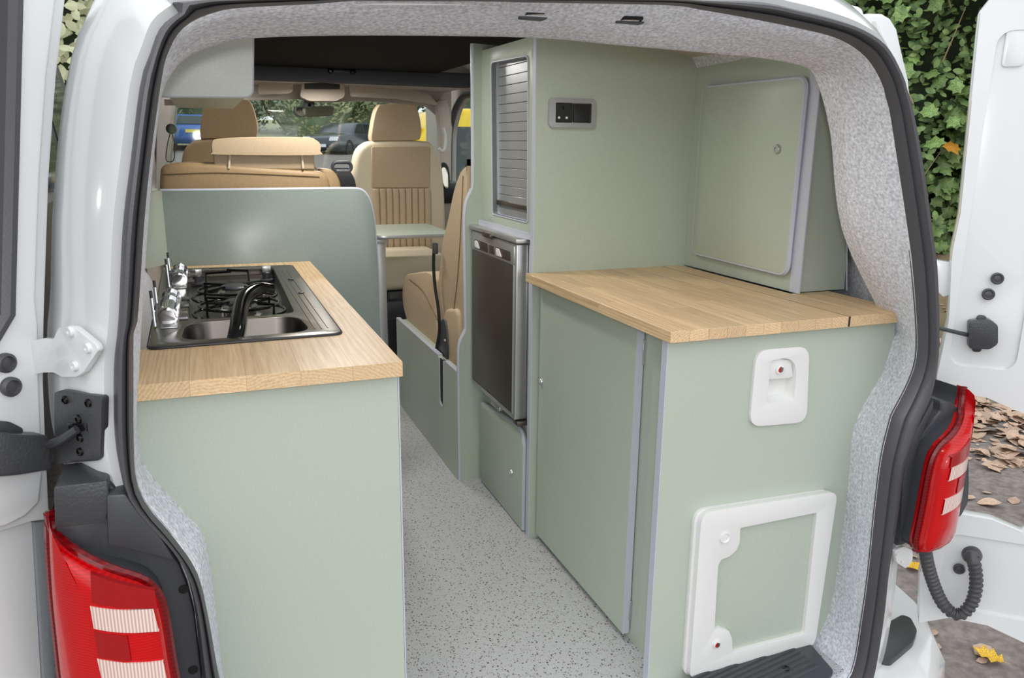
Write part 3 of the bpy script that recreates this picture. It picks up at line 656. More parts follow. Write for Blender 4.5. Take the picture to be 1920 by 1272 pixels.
# hob and sink
hb = root('hob_sink', 'stainless steel two burner hob and sink combination in the left worktop', 'hob', (-.22, .64, .779))
HO = fillet([(-.388, .190), (-.058, .198), (-.058, 1.085), (-.40, 1.10)], .02, 5)
w1 = fillet([(-.325, .40), (-.122, .40), (-.112, 1.06), (-.345, 1.06)], .03, 5)
w2 = fillet([(-.338, .222), (-.11, .225), (-.12, .372), (-.33, .372)], .045, 6)
bm = sl(HO, FZ(0), .7795, .7835, holes=[w1, w2], bev=.0012); obj('tray', bm, 'steel', hb)
bm = NB(); tube(bm, [(p[0], p[1], .7805) for p in HO], .0032, 8, closed=True); obj('tray_seal', bm, 'dark_plastic', hb)
def pan(poly, z0, z1, sh):
    c = Vector((sum(p[0] for p in poly)/len(poly), sum(p[1] for p in poly)/len(poly)))
    S = lambda k, z: [Vector((c.x+(p[0]-c.x)*k, c.y+(p[1]-c.y)*k, z)) for p in poly]
    bm = NB(); rows = [S(1, z1), S(.985, z1-.003), S((1+sh)/2+.02, z0+.012), S(sh, z0+.003), S(sh-.06, z0)]
    grid(bm, rows, closed_v=True); bm.faces.new([v for v in list(bm.verts)[-len(poly):]]); return bm
obj('hob_well', pan(w1, .752, .7825, .95), 'steel', hb); obj('sink_bowl', pan(w2, .66, .7825, .88), 'bowl_steel', hb)
for x in (-.102, -.090, -.078): obj('drain_rib', tb([(x, .24, .7835), (x-.004, .98, .7835)], .0014, 6), 'steel', hb)
for p in ((-.088, .82), (-.084, .62)): obj('lid_bumper', la([(.007, 0), (.007, .003), (.005, .004), (.0003, .004)], (p[0], p[1], .7835), (0, 0, 1), 14), 'rubber', hb)
obj('sink_plug', la([(.022, 0), (.022, .003), (.017, .004), (.012, .002), (.0003, .002)], (-.295, .275, .664), (0, 0, 1), 20), 'chrome', hb)
for (cx, cy, s_) in ((-.228, .715, .058), (-.225, .525, .064)):
    b_ = obj('burner', la([(.044, 0), (.044, .008), (.034, .010), (.034, .026), (.037, .028), (.032, .034), (.0005, .035)], (cx, cy, .753), (0, 0, 1), 26), 'burner', hb)
    obj('burner_cap', la([(.033, 0), (.033, .004), (.028, .007), (.0005, .0075)], (cx, cy, .788), (0, 0, 1), 26), 'black_plastic', b_)
    obj('igniter', tb([(cx-.036, cy-.01, .756), (cx-.036, cy-.01, .782)], .0018, 6), 'white_plastic', b_)
    ps = NB(); R = .088
    for rr_, z in ((R, .768), (R*.86, .785)):
        tube(ps, [(cx+rr_*1.08*math.cos(t*2*PI/28), cy+rr_*math.sin(t*2*PI/28), z) for t in range(28)], .0032, 6, closed=True)
    for k in range(4):
        t = PI/4+k*PI/2; d = Vector((math.cos(t)*1.05, math.sin(t), 0)); c0 = Vector((cx, cy, 0)); n_ = Vector((-d.y, d.x, 0))*.012
        tube(ps, [c0+d*R+Vector((0, 0, .768)), c0+d*R*1.02+Vector((0, 0, .792)), c0+d*.03+Vector((0, 0, .794))], .003, 6)
    obj('pan_support', ps, 'black_gloss', hb, 'black wire pan support')
for k, (cx, cy) in enumerate(((-.26, .83), (-.19, .832))):
    t_ = (-1, 1)[k]; z = .79
    obj('support_prong', tb([(cx, cy-.03, .772), (cx, cy+.012, .808), (cx-t_*.05, cy+.016, .812)] if k == 1 else [(cx-.03, cy-.03, .772), (cx-.03, cy+.012, .806), (cx+.03, cy+.016, .808)], .0034, 6), 'black_gloss', hb)
for (x, y) in ((-.312, .99), (-.135, .995)):
    k_ = obj('control_knob', la([(.018, 0), (.018, .004), (.011, .006), (.011, .022), (.009, .024), (.0004, .024)], (x, y, .756), (0, 0, 1), 20), 'black_plastic', hb)
    obj('knob_grip', bx(x-.012, x+.012, y-.005, y+.005, .779, .797, .002), 'silver', k_)
# folding tap
tp = root('folding_tap', 'glossy black folding tap lying across the sink and front burner', 'tap', (-.245, .215, .78))
tq = [Vector((-.250, .222, .770)), Vector((-.240, .25, .795)), Vector((-.228, .32, .822)), Vector((-.214, .36, .834)), Vector((-.190, .395, .838)), Vector((-.165, .41, .832))]
bm = tb(cr(tq, 6), [.0135+.0015*math.sin(i*.1) for i in range(31)], 14); obj('spout', bm, 'black_gloss', tp)
obj('tap_base', la([(.018, 0), (.018, .01), (.013, .016), (.0005, .018)], (-.252, .213, .764), (0, 0, 1), 18), 'chrome', tp)
# chrome hinge barrels of the glass lid along the wall side
for (x, ya, yb) in ((-.352, .80, .99), (-.362, .36, .60)):
    h_ = root('lid_hinge', 'chrome lid hinge barrel on the left rim of the hob, %s of the two' % ('farther' if ya > .7 else 'nearer'), 'hinge', (x, ya, .784))
    obj('barrel', tb([(x, ya, .799), (x, yb, .799)], .0145, 16), 'chrome', h_)
    for y in (ya+.012, yb-.02, (ya+yb)/2+.02):
        cl_ = obj('clamp', tb([(x, y, .799), (x, y+.007, .799)], .0185, 16), 'chrome', h_)
        obj('clamp_screw', tb([(x+.02, y+.003, .792), (x+.036, y+.003, .792)], .005, 8), 'chrome', cl_)
    obj('foot', bx(x-.012, x+.018, ya-.03, yb+.01, .7835, .7865, .001), 'silver', h_)
    for y in (ya-.01, ya+.11):
        rd_ = obj('lock_rod', tb([(x-.022, y, .785), (x-.024, y+.01, .838)], .0032, 8), 'chrome', h_)
        obj('rod_tip', tb([(x-.024, y+.01, .838), (x-.0245, y+.012, .852)], .0028, 8), 'black_plastic', rd_)

# ------------------------------------------------------------ overhead locker, top left
ol = root('overhead_locker', 'pale green overhead locker end at the top left of the opening', 'cabinet', (-.25, .36, 1.2))
oq = fillet([(-.36, 1.203), (-.180, 1.207), (-.170, 1.345), (-.36, 1.345)], [0, .016, .004, 0], 4)
obj('end_panel', sl(oq, FY(.35), -.015, 0, bev=.001), 'pale_green_laminate', ol)
obj('edge_strip', tb([(p[0], .352, p[1]) for p in fillet([(-.36, 1.203), (-.180, 1.207), (-.170, 1.345)], [0, .016, 0], 4)], .0022, 6), 'grey_edging', ol)
obj('locker_body', bx(-.33, -.185, .366, 1.15, 1.215, 1.345), 'green_laminate', ol)
obj('underside_strip', sl(fillet([(-0.359,1.236),(-0.198,1.241),(-0.198,1.230),(-0.205,1.227),(-0.360,1.221)], [0, .004, .006, .004, 0], 3), FY(1.16), -.03, 0, bev=.002), 'headlining', ol, 'brown shelf edge under the locker')  # plain brown strip under the locker, no lamp

# ------------------------------------------------------------ right rear cabinet
rc = root('rear_cabinet', 'green toilet cabinet with white hatches at the right of the rear opening', 'cabinet', (.78, .3, 0))
RE = [(1.093,0.768),(1.098,0.720),(1.077,0.650),(1.035,0.581),(1.014,0.522),(1.019,0.407),(1.019,0.276),(1.014,0.100),(0.997,0.033),(0.962,-0.001),(0.932,-0.011)]
rp_ = [(.5245, 0), (.5245, .766), (RE[0][0], .766)]+[(p[0], p[1]) for p in RE[1:]]
rp_[-1] = (RE[-1][0], max(0.0, RE[-1][1]))
ri = fillet([(0.762,0.707),(0.791,0.711),(0.813,0.707),(0.826,0.695),(0.832,0.673),(0.832,0.618),(0.764,0.617),(0.763,0.667),(0.762,0.692)], .008, 3)
bm = sl(rp_+[(.93, 0)], FY(0), -.018, 0, holes=[ri]); obj('rear_panel', bm, 'green_laminate', rc)
obj('edge_strip', bx(.5225, .5245, -.0005, .0185, 0, .766), 'grey_edging', rc)
obj('edge_trim', tb([(p[0], .002, p[1]) for p in cr(RE[1:], 4)], .002, 6), 'grey_edging', rc)
obj('side_fillet', bx(.575, .590, .0185, .69, 0, .766), 'green_laminate', rc)
dr = obj('cabinet_door', bx(.5545, .5715, .168, .688, .018, .757, .001, 1), 'green_laminate', rc)
obj('edge_strip', bx(.5545, .5715, .1655, .168, .018, .757), 'grey_edging', dr)
disc_knob('door_knob', FX(.5545), (.668, .490), .010, .006, 'silver', dr, 0, 'round push-button knob')
for z0, z1 in ((.672, .727), (.052, .102)):
    h_ = obj('door_hinge', bx(.568, .580, .1625, .166, z0, z1, .0004, 1), 'silver', rc)
    obj('hinge_pin', tb([(.5765, .1615, z0), (.5765, .1615, z1)], .0028, 8), 'silver', h_)

# worktop
def clipper(a, b, y0, y1):
    # outer edge runs back and outwards along the body
    edge = lambda y: 1.110+(1.172-1.110)*min(1, max(0, (y+.022)/.2))
    P = []
    if a >= edge(y1): return None
    P = [(a, y0), (min(b, edge(y0)), y0), (min(b, edge(y1)), y1), (a, y1)]
    if a >= edge(y0): return None
    return P
wr = root('worktop', 'oak worktop of glued staves on the right rear cabinet', 'worktop', (.73, .34, .768))
staves(wr, .514, .9405, -.022, .698, .768, .7905, .0428, seed=11)
ws_ = root('worktop_flap', 'narrow oak strip behind the gap at the right of the oak worktop', 'worktop', (1.03, .3, .768))
staves(ws_, .9455, 1.172, -.022, .228, .768, .7905, .0566, clip=clipper, seed=23)
staves(ws_, .9455, 1.0025, .228, .697, .768, .7905, .0566, seed=29)
obj('gap_shade', bx(.9408, .9452, -.0215, .697, .769, .7898), 'dark_plastic', ws_)  # dark fill in the open gap, standing in for its shade

# white water filler housing
FYr = FY(0)
wf = root('filler_housing', 'white recessed filler housing with small lock on the right cabinet panel', 'hatch', (.80, 0, .58))
fo_ = fillet([(0.726,0.733),(0.858,0.731),(0.872,0.564),(0.725,0.571)], .030, 7)
ri = fillet([(0.762,0.707),(0.791,0.711),(0.813,0.707),(0.826,0.695),(0.832,0.673),(0.832,0.618),(0.764,0.617),(0.763,0.667),(0.762,0.692)], .008, 3)
bm = sl(fo_, FYr, .0, .008, holes=[ri], bev=.0025, seg=3); obj('flange', bm, 'white_plastic', wf)
cc = Vector((sum(p[0] for p in ri)/len(ri), sum(p[1] for p in ri)/len(ri)))
bm = NB(); rows = [[Vector((cc.x+(p[0]-cc.x)*k, y, cc.y+(p[1]-cc.y)*k)) for p in ri] for k, y in ((1, -.0075), (.94, .006), (.86, .016), (.75, .017))]
grid(bm, rows, closed_v=True); bm.faces.new(list(bm.verts)[-len(ri):]); obj('recess', bm, 'white_plastic', wf)
lk = [(0.793,0.686)][0]
hb_ = sl(fillet([(0.764,0.703),(0.792,0.709),(0.821,0.702),(0.831,0.664),(0.766,0.665)], .008, 3), FYr, -.012, .001, bev=.003); obj('lock_hood', hb_, 'white_plastic', wf)
l_ = obj('lock', la([(.0105, 0), (.0105, .003), (.008, .004), (.0003, .004)], (lk[0], -.001, lk[1]), (0, -1, 0), 20), 'white_plastic', wf)
obj('lock_red', sl([(lk[0]-.0062, lk[1]-.003), (lk[0]-.001, lk[1]-.0065), (lk[0]-.001, lk[1]+.0065), (lk[0]-.005, lk[1]+.002)], FYr, .004, .0058), 'lamp_red', l_)
obj('lock_grey', sl([(lk[0]-.0005, lk[1]-.0065), (lk[0]+.005, lk[1]-.004), (lk[0]+.006, lk[1]+.003), (lk[0]-.0005, lk[1]+.0065)], FYr, .004, .0058), 'burner', l_)
# cassette hatch
ch = root('cassette_hatch', 'large white framed service hatch low on the right cabinet panel', 'hatch', (.79, 0, .01))
ho = fillet([(0.612,0.406),(0.964,0.397),(0.951,0.012),(0.613,0.015)], [.03, .022, .03, .022], 7)
hi = [(0.711,0.355),(0.912,0.356),(0.916,0.055),(0.721,0.055),(0.715,0.092),(0.705,0.113),(0.684,0.124),(0.667,0.124),(0.663,0.278),(0.670,0.290),(0.690,0.293),(0.707,0.305),(0.713,0.321)]
hi = fillet(hi, .004, 2)
ho2 = [(p[0]-.006, p[1]) for p in ho]
obj('outer_frame', sl(ho2, FYr, 0, .010, holes=[[(p[0]-.003, p[1]) for p in hi]], bev=.002), 'white_plastic', ch)
obj('door_frame', sl(ho, FYr, .010, .024, holes=[hi], bev=.005, seg=3), 'white_plastic', ch)
c_ = Vector((.79, .2)); obj('door_infill', sl([(c_.x+(p[0]-c_.x)*1.02, c_.y+(p[1]-c_.y)*1.02) for p in hi], FYr, .0105, .014), 'green_laminate', ch, 'green infill panel')
b1 = [(0.674,0.340)][0]; b2 = [(0.675,0.088)][0]
obj('push_button', la([(.0125, 0), (.0125, .003), (.010, .0035), (.008, .001), (.0003, .0015)], (b1[0], -.024, b1[1]), (0, -1, 0), 22), 'white_plastic', ch)
l_ = obj('lock', la([(.0095, 0), (.0095, .003), (.007, .004), (.0003, .004)], (b2[0], -.024, b2[1]), (0, -1, 0), 22), 'white_plastic', ch)
obj('lock_red', sl([(b2[0]-.006, b2[1]-.003), (b2[0]-.001, b2[1]-.006), (b2[0]-.001, b2[1]+.006), (b2[0]-.005, b2[1]+.002)], FYr, .028, .0292), 'lamp_red', l_)
obj('lock_grey', sl([(b2[0]-.0005, b2[1]-.006), (b2[0]+.005, b2[1]-.004), (b2[0]+.0055, b2[1]+.003), (b2[0]-.0005, b2[1]+.006)], FYr, .028, .0292), 'burner', l_)
for q in ([(0.941,0.358),(0.938,0.277)], [(0.945,0.157),(0.940,0.076)]):
    obj('hinge_cover', tb([(q[0][0], -.012, q[0][1]), (q[1][0], -.012, q[1][1])], .0065, 8), 'white_plastic', ch)

# ------------------------------------------------------------ tall unit with roller shutter
tu = root('tall_unit', 'tall green unit with a roller shutter and fridge beside the aisle', 'cabinet', (.8, .9, 0))
TOPZ = 1.39
bm = sl([(.5365, 0), (.5365, TOPZ), (.96, TOPZ), (1.08, 1.34), (1.10, 1.2), (1.10, 0)], FY(.698), -.018, 0); obj('rear_panel', bm, 'green_laminate', tu)
obj('edge_strip', bx(.5335, .5365, .6975, .7165, 0, TOPZ), 'grey_edging', tu)
# aisle-side board above the fridge with the shutter cut-out
XS = .545
ct = fillet([(1.067,1.363),(0.776,1.355),(0.762,0.919),(1.047,0.919)], [.02, .02, .012, .012], 5)
sf = [(.7165, .893), (1.16, .893), (1.16, TOPZ+.015), (.7165, TOPZ+.01)]
bm = sl(sf, FX(XS), -.016, 0, holes=[ct], bev=.0008); obj('shutter_surround', bm, 'green_laminate', tu)
bm = NB(); n_ = len(ct)
grid(bm, [[Vector((XS-.0015, p[0], p[1])) for p in ct], [Vector((XS+.03, p[0], p[1])) for p in ct]], closed_v=True)
obj('shutter_edging', bm, 'grey_edging', tu)
obj('shutter_edge_bead', tb([(XS-.001, p[0], p[1]) for p in ct], .0022, 6, closed=True), 'grey_edging', tu)
sh = root('roller_shutter', 'grey slatted roller shutter closed in the tall unit', 'shutter', (XS+.03, .9, .9))
z = .905; k = 0
while z < 1.36:
    hh = .0262 if k else .05
    obj('slat', bx(XS+.022, XS+.030, .72, 1.06, z, min(z+hh, 1.37)-.0010, .0009, 1), 'shutter_grey', sh, smooth=True); z += hh; k += 1
obj('pull_rail', bx(XS+.012, XS+.024, .725, 1.055, .948, .962, .003, 2), 'dark_steel', sh)
obj('shelf_edge', bx(.5335, XS+.02, .7165, 1.149, .877, .893), 'grey_edging', tu)
# far side board with the stepped profile
fpz = [(0.518,1.424),(0.519,1.016),(0.514,0.989),(0.501,0.961),(0.494,0.938),(0.490,0.898),(0.490,0.847),(0.493,0.568),(0.491,0.532),(0.481,0.511),(0.470,0.479),(0.468,0.388),(0.470,0.015)]
fb = [(p[0], p[1]) for p in fpz]; fb[-1] = (fb[-1][0], 0)
bm = sl(fb+[(1.05, 0), (1.05, 1.34), (.92, TOPZ+.02)], FY(1.15), -.016, 0); obj('far_side_board', bm, 'green_laminate', tu)
obj('edge_trim', tb([(p[0]-.001, 1.158, p[1]) for p in cr([Vector(p) for p in fb], 4)], .0068, 6), 'grey_edging', tu)
# low door under the fridge
lq = [(p[0], max(.008, p[1])) for p in [(1.129,0.281),(0.814,0.314),(0.762,0.308),(0.745,0.276),(0.743,0.009),(1.134,-0.003)]]
lq[0] = (1.125, .283); lq[-1] = (1.125, .012)
ldm = obj('locker_door', sl(fillet(lq, [.01, .012, .02, .01, 0, 0], 4), FX(.5315), -.016, 0, bev=.0008), 'green_laminate', tu)
obj('edge_strip', tb([(.539, p[0], p[1]) for p in fillet(lq, [.01, .012, .02, .01, 0, 0], 4)], .0078, 6, closed=True), 'grey_edging', ldm)
disc_knob('door_knob', FX(.5315), (.827, .157), .010, .006, 'silver', ldm)
obj('side_panel', bx(.55, .56, .7165, 1.149, 0, .35), 'green_laminate', tu)
# fridge
fg = root('compressor_fridge', 'silver under-shelf fridge with dark steel door panel in the tall unit', 'fridge', (.7, .95, .335))
obj('fridge_body', bx(.545, .95, .735, 1.145, .345, .872, .003), 'silver', fg)
fd_ = obj('fridge_door', bx(.508, .5445, .752, 1.14, .352, .862, .004, 3), 'silver', fg)
obj('door_panel', bx(.5055, .509, .770, 1.13, .372, .800, .001), 'dark_steel', fd_, 'dark brushed steel door panel')
obj('panel_bead', tb([(.507, p[0], p[1]) for p in ((.768, .802), (.768, .370), (1.132, .370), (1.132, .802))], .0022, 6, closed=True), 'silver', fd_)
obj('control_band', bx(.5045, .509, .762, 1.136, .806, .855, .001), 'silver', fd_)
for y0, y1 in ((.785, .905), (.975, 1.10)):
    g_ = obj('grip_recess', sl(rr(y0, y1, .810, .838, .006, 3), FX(.5045), -.002, .0012, bev=.0004), 'dark_steel', fd_)
    obj('grip_highlight', sl(fillet([(y1-.055, .813), (y1-.004, .813), (y1-.004, .835), (y1-.03, .835)], .008, 3), FX(.5045), .001, .003, bev=.0008), 'white_plastic', g_)  # white wedge modelled as the glint on the grip
obj('maker_badge', bx(.5025, .505, .918, .962, .812, .836, .0006), 'dark_steel', fd_)
tc_ = obj('top_trim', bx(.500, .56, .735, 1.148, .866, .878, .002), 'silver', fg)
obj('top_catch', sl(rr(.93, 1.0, .858, .872, .005, 3), FX(.500), -.004, .006, bev=.001), 'dark_steel', fg)
obj('bottom_catch', sl(rr(.90, .98, .328, .346, .007, 3), FX(.522), -.012, .006, bev=.002), 'silver', fg)
obj('bottom_hinge', bx(.512, .55, .738, .772, .338, .350, .001), 'dark_steel', fg)
# upper right wall locker
ul = root('wall_locker', 'green wall locker with rounded door above the right worktop', 'cabinet', (1.05, .45, .791))
obj('side_board', bx(1.015, 1.03, .2305, .6975, .7915, 1.365), 'green_laminate', ul)
rq = [(1.167,0.788),(1.148,0.926),(1.121,1.100),(1.111,1.146),(1.093,1.209),(1.063,1.265),(1.029,1.294)]
obj('rear_board', sl([(1.0165, .7915), (1.0165, 1.31)]+[(p[0]+.012, p[1]+.01) for p in reversed(rq)][:-1]+[(rq[0][0], .7915)], FY(.2305), -.015, 0), 'green_laminate', ul)
obj('edge_strip', bx(1.013, 1.0165, .2125, .2465, .7915, 1.35), 'grey_edging', ul)
obj('edge_trim', tb([(p[0]+.006, .228, p[1]) for p in rq[:4]], .0022, 6), 'grey_edging', ul)
uq = fillet([(.640, 1.281), (.247, 1.279), (.250, .832), (.640, .836)], .028, 6)
ud = obj('locker_door', sl(uq, FX(.9985), -.0155, 0, bev=.0008), 'green_laminate', ul)
obj('edge_strip', tb([(1.0055, p[0], p[1]) for p in uq], .0074, 6, closed=True), 'grey_edging', ud)
disc_knob('door_knob', FX(.9985), (.314, 1.123), .0115, .007, 'silver', ud)
# socket
so_ = root('wall_socket', 'silver framed black double socket and switch on the tall green panel', 'socket', (.637, .698, 1.17))
sx0, sx1, sz0, sz1 = .569, .7035, 1.172, 1.246
FS = FY(.698)
obj('socket_frame', sl(rr(sx0, sx1, sz0, sz1, .012, 5), FS, 0, .011, holes=[rr(sx0+.018, sx1-.013, sz0+.012, sz1-.012, .003, 2)], bev=.004, seg=3), 'silver', so_)
obj('socket_plate', sl(rr(sx0+.0185, .638, sz0+.0125, sz1-.0125, .001, 1), FS, 0, .006), 'black_socket', so_)
obj('switch_plate', sl(rr(.641, sx1-.0135, sz0+.0135, sz1-.0135, .002, 2), FS, 0, .008, bev=.001), 'black_socket', so_)
for x in (.599, .621): obj('pin_hole', sl(rr(x-.003, x+.003, 1.194, 1.1995, .0004, 1), FS, .006, .0066), 'white_plastic', so_)
obj('earth_hole', sl(rr(.609, .613, 1.217, 1.225, .0004, 1), FS, .006, .0066), 'black_gloss', so_)

# ------------------------------------------------------------ seat base, seats, table
sbx = root('storage_box', 'green seat base box with a rounded belt slot beside the aisle', 'cabinet', (.75, 1.6, 0))
slot = [(1.365, .392), (1.365, .245)]+[(1.345+.02*math.cos(-t*PI/6), .245+.028*math.sin(-t*PI/6)) for t in range(1, 6)]+[(1.325, .245), (1.325, .392)]
bm = sl([(1.167, 0), (2.05, 0), (2.05, .387), (1.4, .387)]+[(1.39, .387)]+[(1.372, .380), (1.37, .245)]+[(1.345+.025*math.cos(-t*PI/6), .24+.03*math.sin(-t*PI/6)) for t in range(1, 6)]+[(1.32, .245), (1.318, .380), (1.30, .387), (1.167, .387)], FX(.461), -.016, 0)
obj('aisle_panel', bm, 'green_laminate', sbx)
obj('edge_strip', bx(.4605, .478, 1.39, 2.05, .3865, .391), 'grey_edging', sbx); obj('edge_strip', bx(.4605, .478, 1.167, 1.30, .3865, .391), 'grey_edging', sbx)
obj('belt_and_slot_shade', bx(.4625, .4655, 1.3235, 1.3675, .225, .384), 'webbing', sbx)  # black webbing fills the slot and also stands in for its shade
obj('slot_edging', tb([(.462, p[0], p[1]) for p in [(1.372, .385), (1.37, .245)]+[(1.345+.025*math.cos(-t*PI/6), .24+.03*math.sin(-t*PI/6)) for t in range(1, 6)]+[(1.32, .245), (1.318, .385)]], .003, 6), 'grey_edging', sbx)
obj('box_top', bx(.478, 1.1, 1.17, 2.05, .365, .38), 'green_laminate', sbx)
obj('box_front', bx(.478, 1.1, 2.035, 2.05, 0, .365), 'green_laminate', sbx)

rs = root('passenger_seat', 'single beige leather seat with black recline lever behind the tall unit', 'seat', (.75, 1.5, .38))
bq = [(1.098,1.081),(1.184,1.059),(1.252,1.035),(1.325,0.971),(1.391,0.876),(1.460,0.795),(1.506,0.692),(1.541,0.567),(1.546,0.463),(1.490,0.394),(1.450,0.338),(1.252,0.376),(1.203,0.483),(1.155,0.638),(1.109,0.851),(1.078,0.985)]
bq = [(max(1.185, p[0]), p[1]) for p in cr(bq, 3, True)]
obj('backrest', sl(bq, FX(.505), -.45, 0, bev=.028, seg=4), 'leather', rs)
cu = [(2.067,0.564),(1.884,0.610),(1.626,0.646),(1.585,0.558),(1.560,0.460),(1.477,0.368),(1.536,0.345),(1.691,0.333),(1.907,0.334),(2.045,0.379),(2.117,0.460)]
obj('seat_cushion', sl([tuple(p) for p in cr(cu, 3, True)], FX(.505), -.45, 0, bev=.03, seg=4), 'leather', rs)
obj('bolster', sl([tuple(p) for p in cr([(1.416,0.531),(1.323,0.569),(1.249,0.565),(1.240,0.398),(1.316,0.358),(1.422,0.350)], 3, True)], FX(.50), -.05, .01, bev=.015, seg=3), 'leather', rs)
sm = [(1.970,0.570),(1.759,0.559),(1.633,0.518),(1.545,0.484)]
obj('seam', tb([(.5045, p[0], p[1]) for p in cr(sm, 4)], .0022, 6), 'thread', rs)
sm = [(1.218,1.028),(1.243,0.872),(1.283,0.688),(1.350,0.525)]
obj('seam', tb([(.5045, p[0], p[1]) for p in cr(sm, 4)], .0022, 6), 'thread', rs)
rq = [(1.431,0.501),(1.382,0.519),(1.357,0.486),(1.346,0.410),(1.374,0.355),(1.458,0.341),(1.485,0.386),(1.455,0.423)]
lv = obj('recliner', sl([tuple(p) for p in cr(rq, 3, True)], FX(.495), -.01, .012, bev=.004), 'black_plastic', rs, 'black seat recliner mechanism')
p = [(1.364,0.446)][0]; obj('recliner_bolt', la([(.008, 0), (.006, .006), (.0003, .007)], (.482, p[0], p[1]), (-1, 0, 0), 14), 'dark_steel', lv)
bl = [(1.496,0.768),(1.507,0.692),(1.489,0.616),(1.450,0.544),(1.439,0.467),(1.485,0.375),(1.460,0.300),(1.463,0.215)]
sbt = root('seat_belt', 'black seat belt hanging down the side of the single rear seat', 'seat belt', (.48, 1.4, .2))
bm = NB(); pts_ = [Vector((.482, p[0], p[1])) for p in cr(bl, 5)]
grid(bm, [[p+Vector((dx, dy, 0)) for p in pts_] for dx, dy in ((0, -.008), (-.006, 0), (0, .010), (.006, .0))], closed_u=True); obj('webbing', bm, 'webbing', sbt)
p = [(1.482,0.762)][0]; obj('buckle', bx(.474, .490, p[0]-.014, p[0]+.014, p[1]-.02, p[1]+.02, .004), 'black_plastic', sbt)
def belt_guide(cx, cy, cz, wd, label, path):
    g = root('belt_guide', label, 'seat belt', (cx, cy, cz-.02))
    obj('guide_loop', tb([(cx+p[0], cy, cz+p[1]) for p in rr(-wd/2, wd/2, -.014, .014, .0135, 5)], .0055, 8, closed=True), 'black_plastic', g)
    bm = NB(); w_ = wd*.4
    P = cr([Vector(p) for p in path], 5)
    grid(bm, [[p+Vector((-w_, 0, 0)) for p in P], [p+Vector((w_, 0, 0)) for p in P], [p+Vector((w_, .004, .002)) for p in P], [p+Vector((-w_, .004, .002)) for p in P]], closed_u=True)
    obj('webbing', bm, 'webbing', g)
gx, gz = [(0.132,1.054)][0]
belt_guide(gx, 1.30, gz, .058, 'black belt guide loop with webbing on top of the left bench back', [(gx-.002, 1.305, gz-.006), (gx+.004, 1.29, gz-.02), (gx+.014, 1.285, gz-.045), (gx+.02, 1.285, gz-.10)])
gx, gz = [(0.547,1.057)][0]
belt_guide(gx+.01, 1.26, gz, .055, 'black belt guide loop on top of the single rear seat', [(gx+.01, 1.262, gz-.006), (gx+.014, 1.255, gz-.02), (gx+.018, 1.25, gz-.03)])

# left bench back with folded head restraint
lbn = root('bench_seat', 'long beige leather bench back behind the green partition', 'seat', (-.12, 1.35, .3))
T1 = [(-0.397,0.982),(-0.392,1.030),(-0.381,1.057),(-0.332,1.066),(-0.246,1.066),(-0.144,1.057),(-0.006,1.047),(0.060,1.041),(0.085,1.015),(0.089,0.976)]
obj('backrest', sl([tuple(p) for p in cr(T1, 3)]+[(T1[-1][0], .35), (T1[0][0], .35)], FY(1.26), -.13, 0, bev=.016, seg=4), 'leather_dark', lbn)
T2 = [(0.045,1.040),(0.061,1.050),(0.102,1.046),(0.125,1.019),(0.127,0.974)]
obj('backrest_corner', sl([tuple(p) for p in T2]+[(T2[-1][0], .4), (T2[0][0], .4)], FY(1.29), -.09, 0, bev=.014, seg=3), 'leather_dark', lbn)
obj('top_bolster', bx(-.39, .055, 1.275, 1.39, 1.015, 1.062, .022, 4), 'leather', lbn)
sm = [(-0.389,1.033),(-0.248,1.038),(-0.100,1.033),(0.056,1.025)]
obj('seam', tb([(p[0], 1.259, p[1]) for p in cr(sm, 4)], .0016, 6), 'thread', lbn)
obj('bench_base', bx(-.38, .14, 1.21, 1.8, .01, .34, .005), 'green_laminate', lbn)
obj('bench_cushion', bx(-.38, .14, 1.36, 1.9, .35, .5, .04, 4), 'leather', lbn)
hr = root('head_restraint', 'folded beige leather head restraint lying on the bench back', 'head restraint', (-.1, 1.31, 1.045))
hq = [(-0.245,1.126),(-0.226,1.135),(-0.135,1.141),(0.020,1.142),(0.046,1.136),(0.061,1.123),(0.060,1.101),(0.043,1.089),(-0.229,1.089),(-0.246,1.098)]
obj('pad', sl([tuple(p) for p in cr(hq, 3, True)], FY(1.26), -.10, .015, bev=.014, seg=4), 'leather', hr)
nk = [(-0.245,1.095),(0.044,1.097),(0.044,1.046),(-0.244,1.046)]
obj('neck', sl(nk, FY(1.27), -.05, .005, bev=.006, seg=3), 'leather', hr)
for x_ in (430, 566): pass
for q in ([(-0.199,1.090),(-0.205,1.050)], [(0.007,1.091),(0.008,1.050)]):
    obj('post', tb([(q[0][0], 1.26, q[0][1]), (q[1][0], 1.26, q[1][1])], .0035, 8), 'leather_pale', hr)
obj('seam', tb([(p[0], 1.262, p[1]) for p in [(-0.195,1.089),(-0.096,1.088),(0.000,1.090)]], .0018, 6), 'thread', hr)

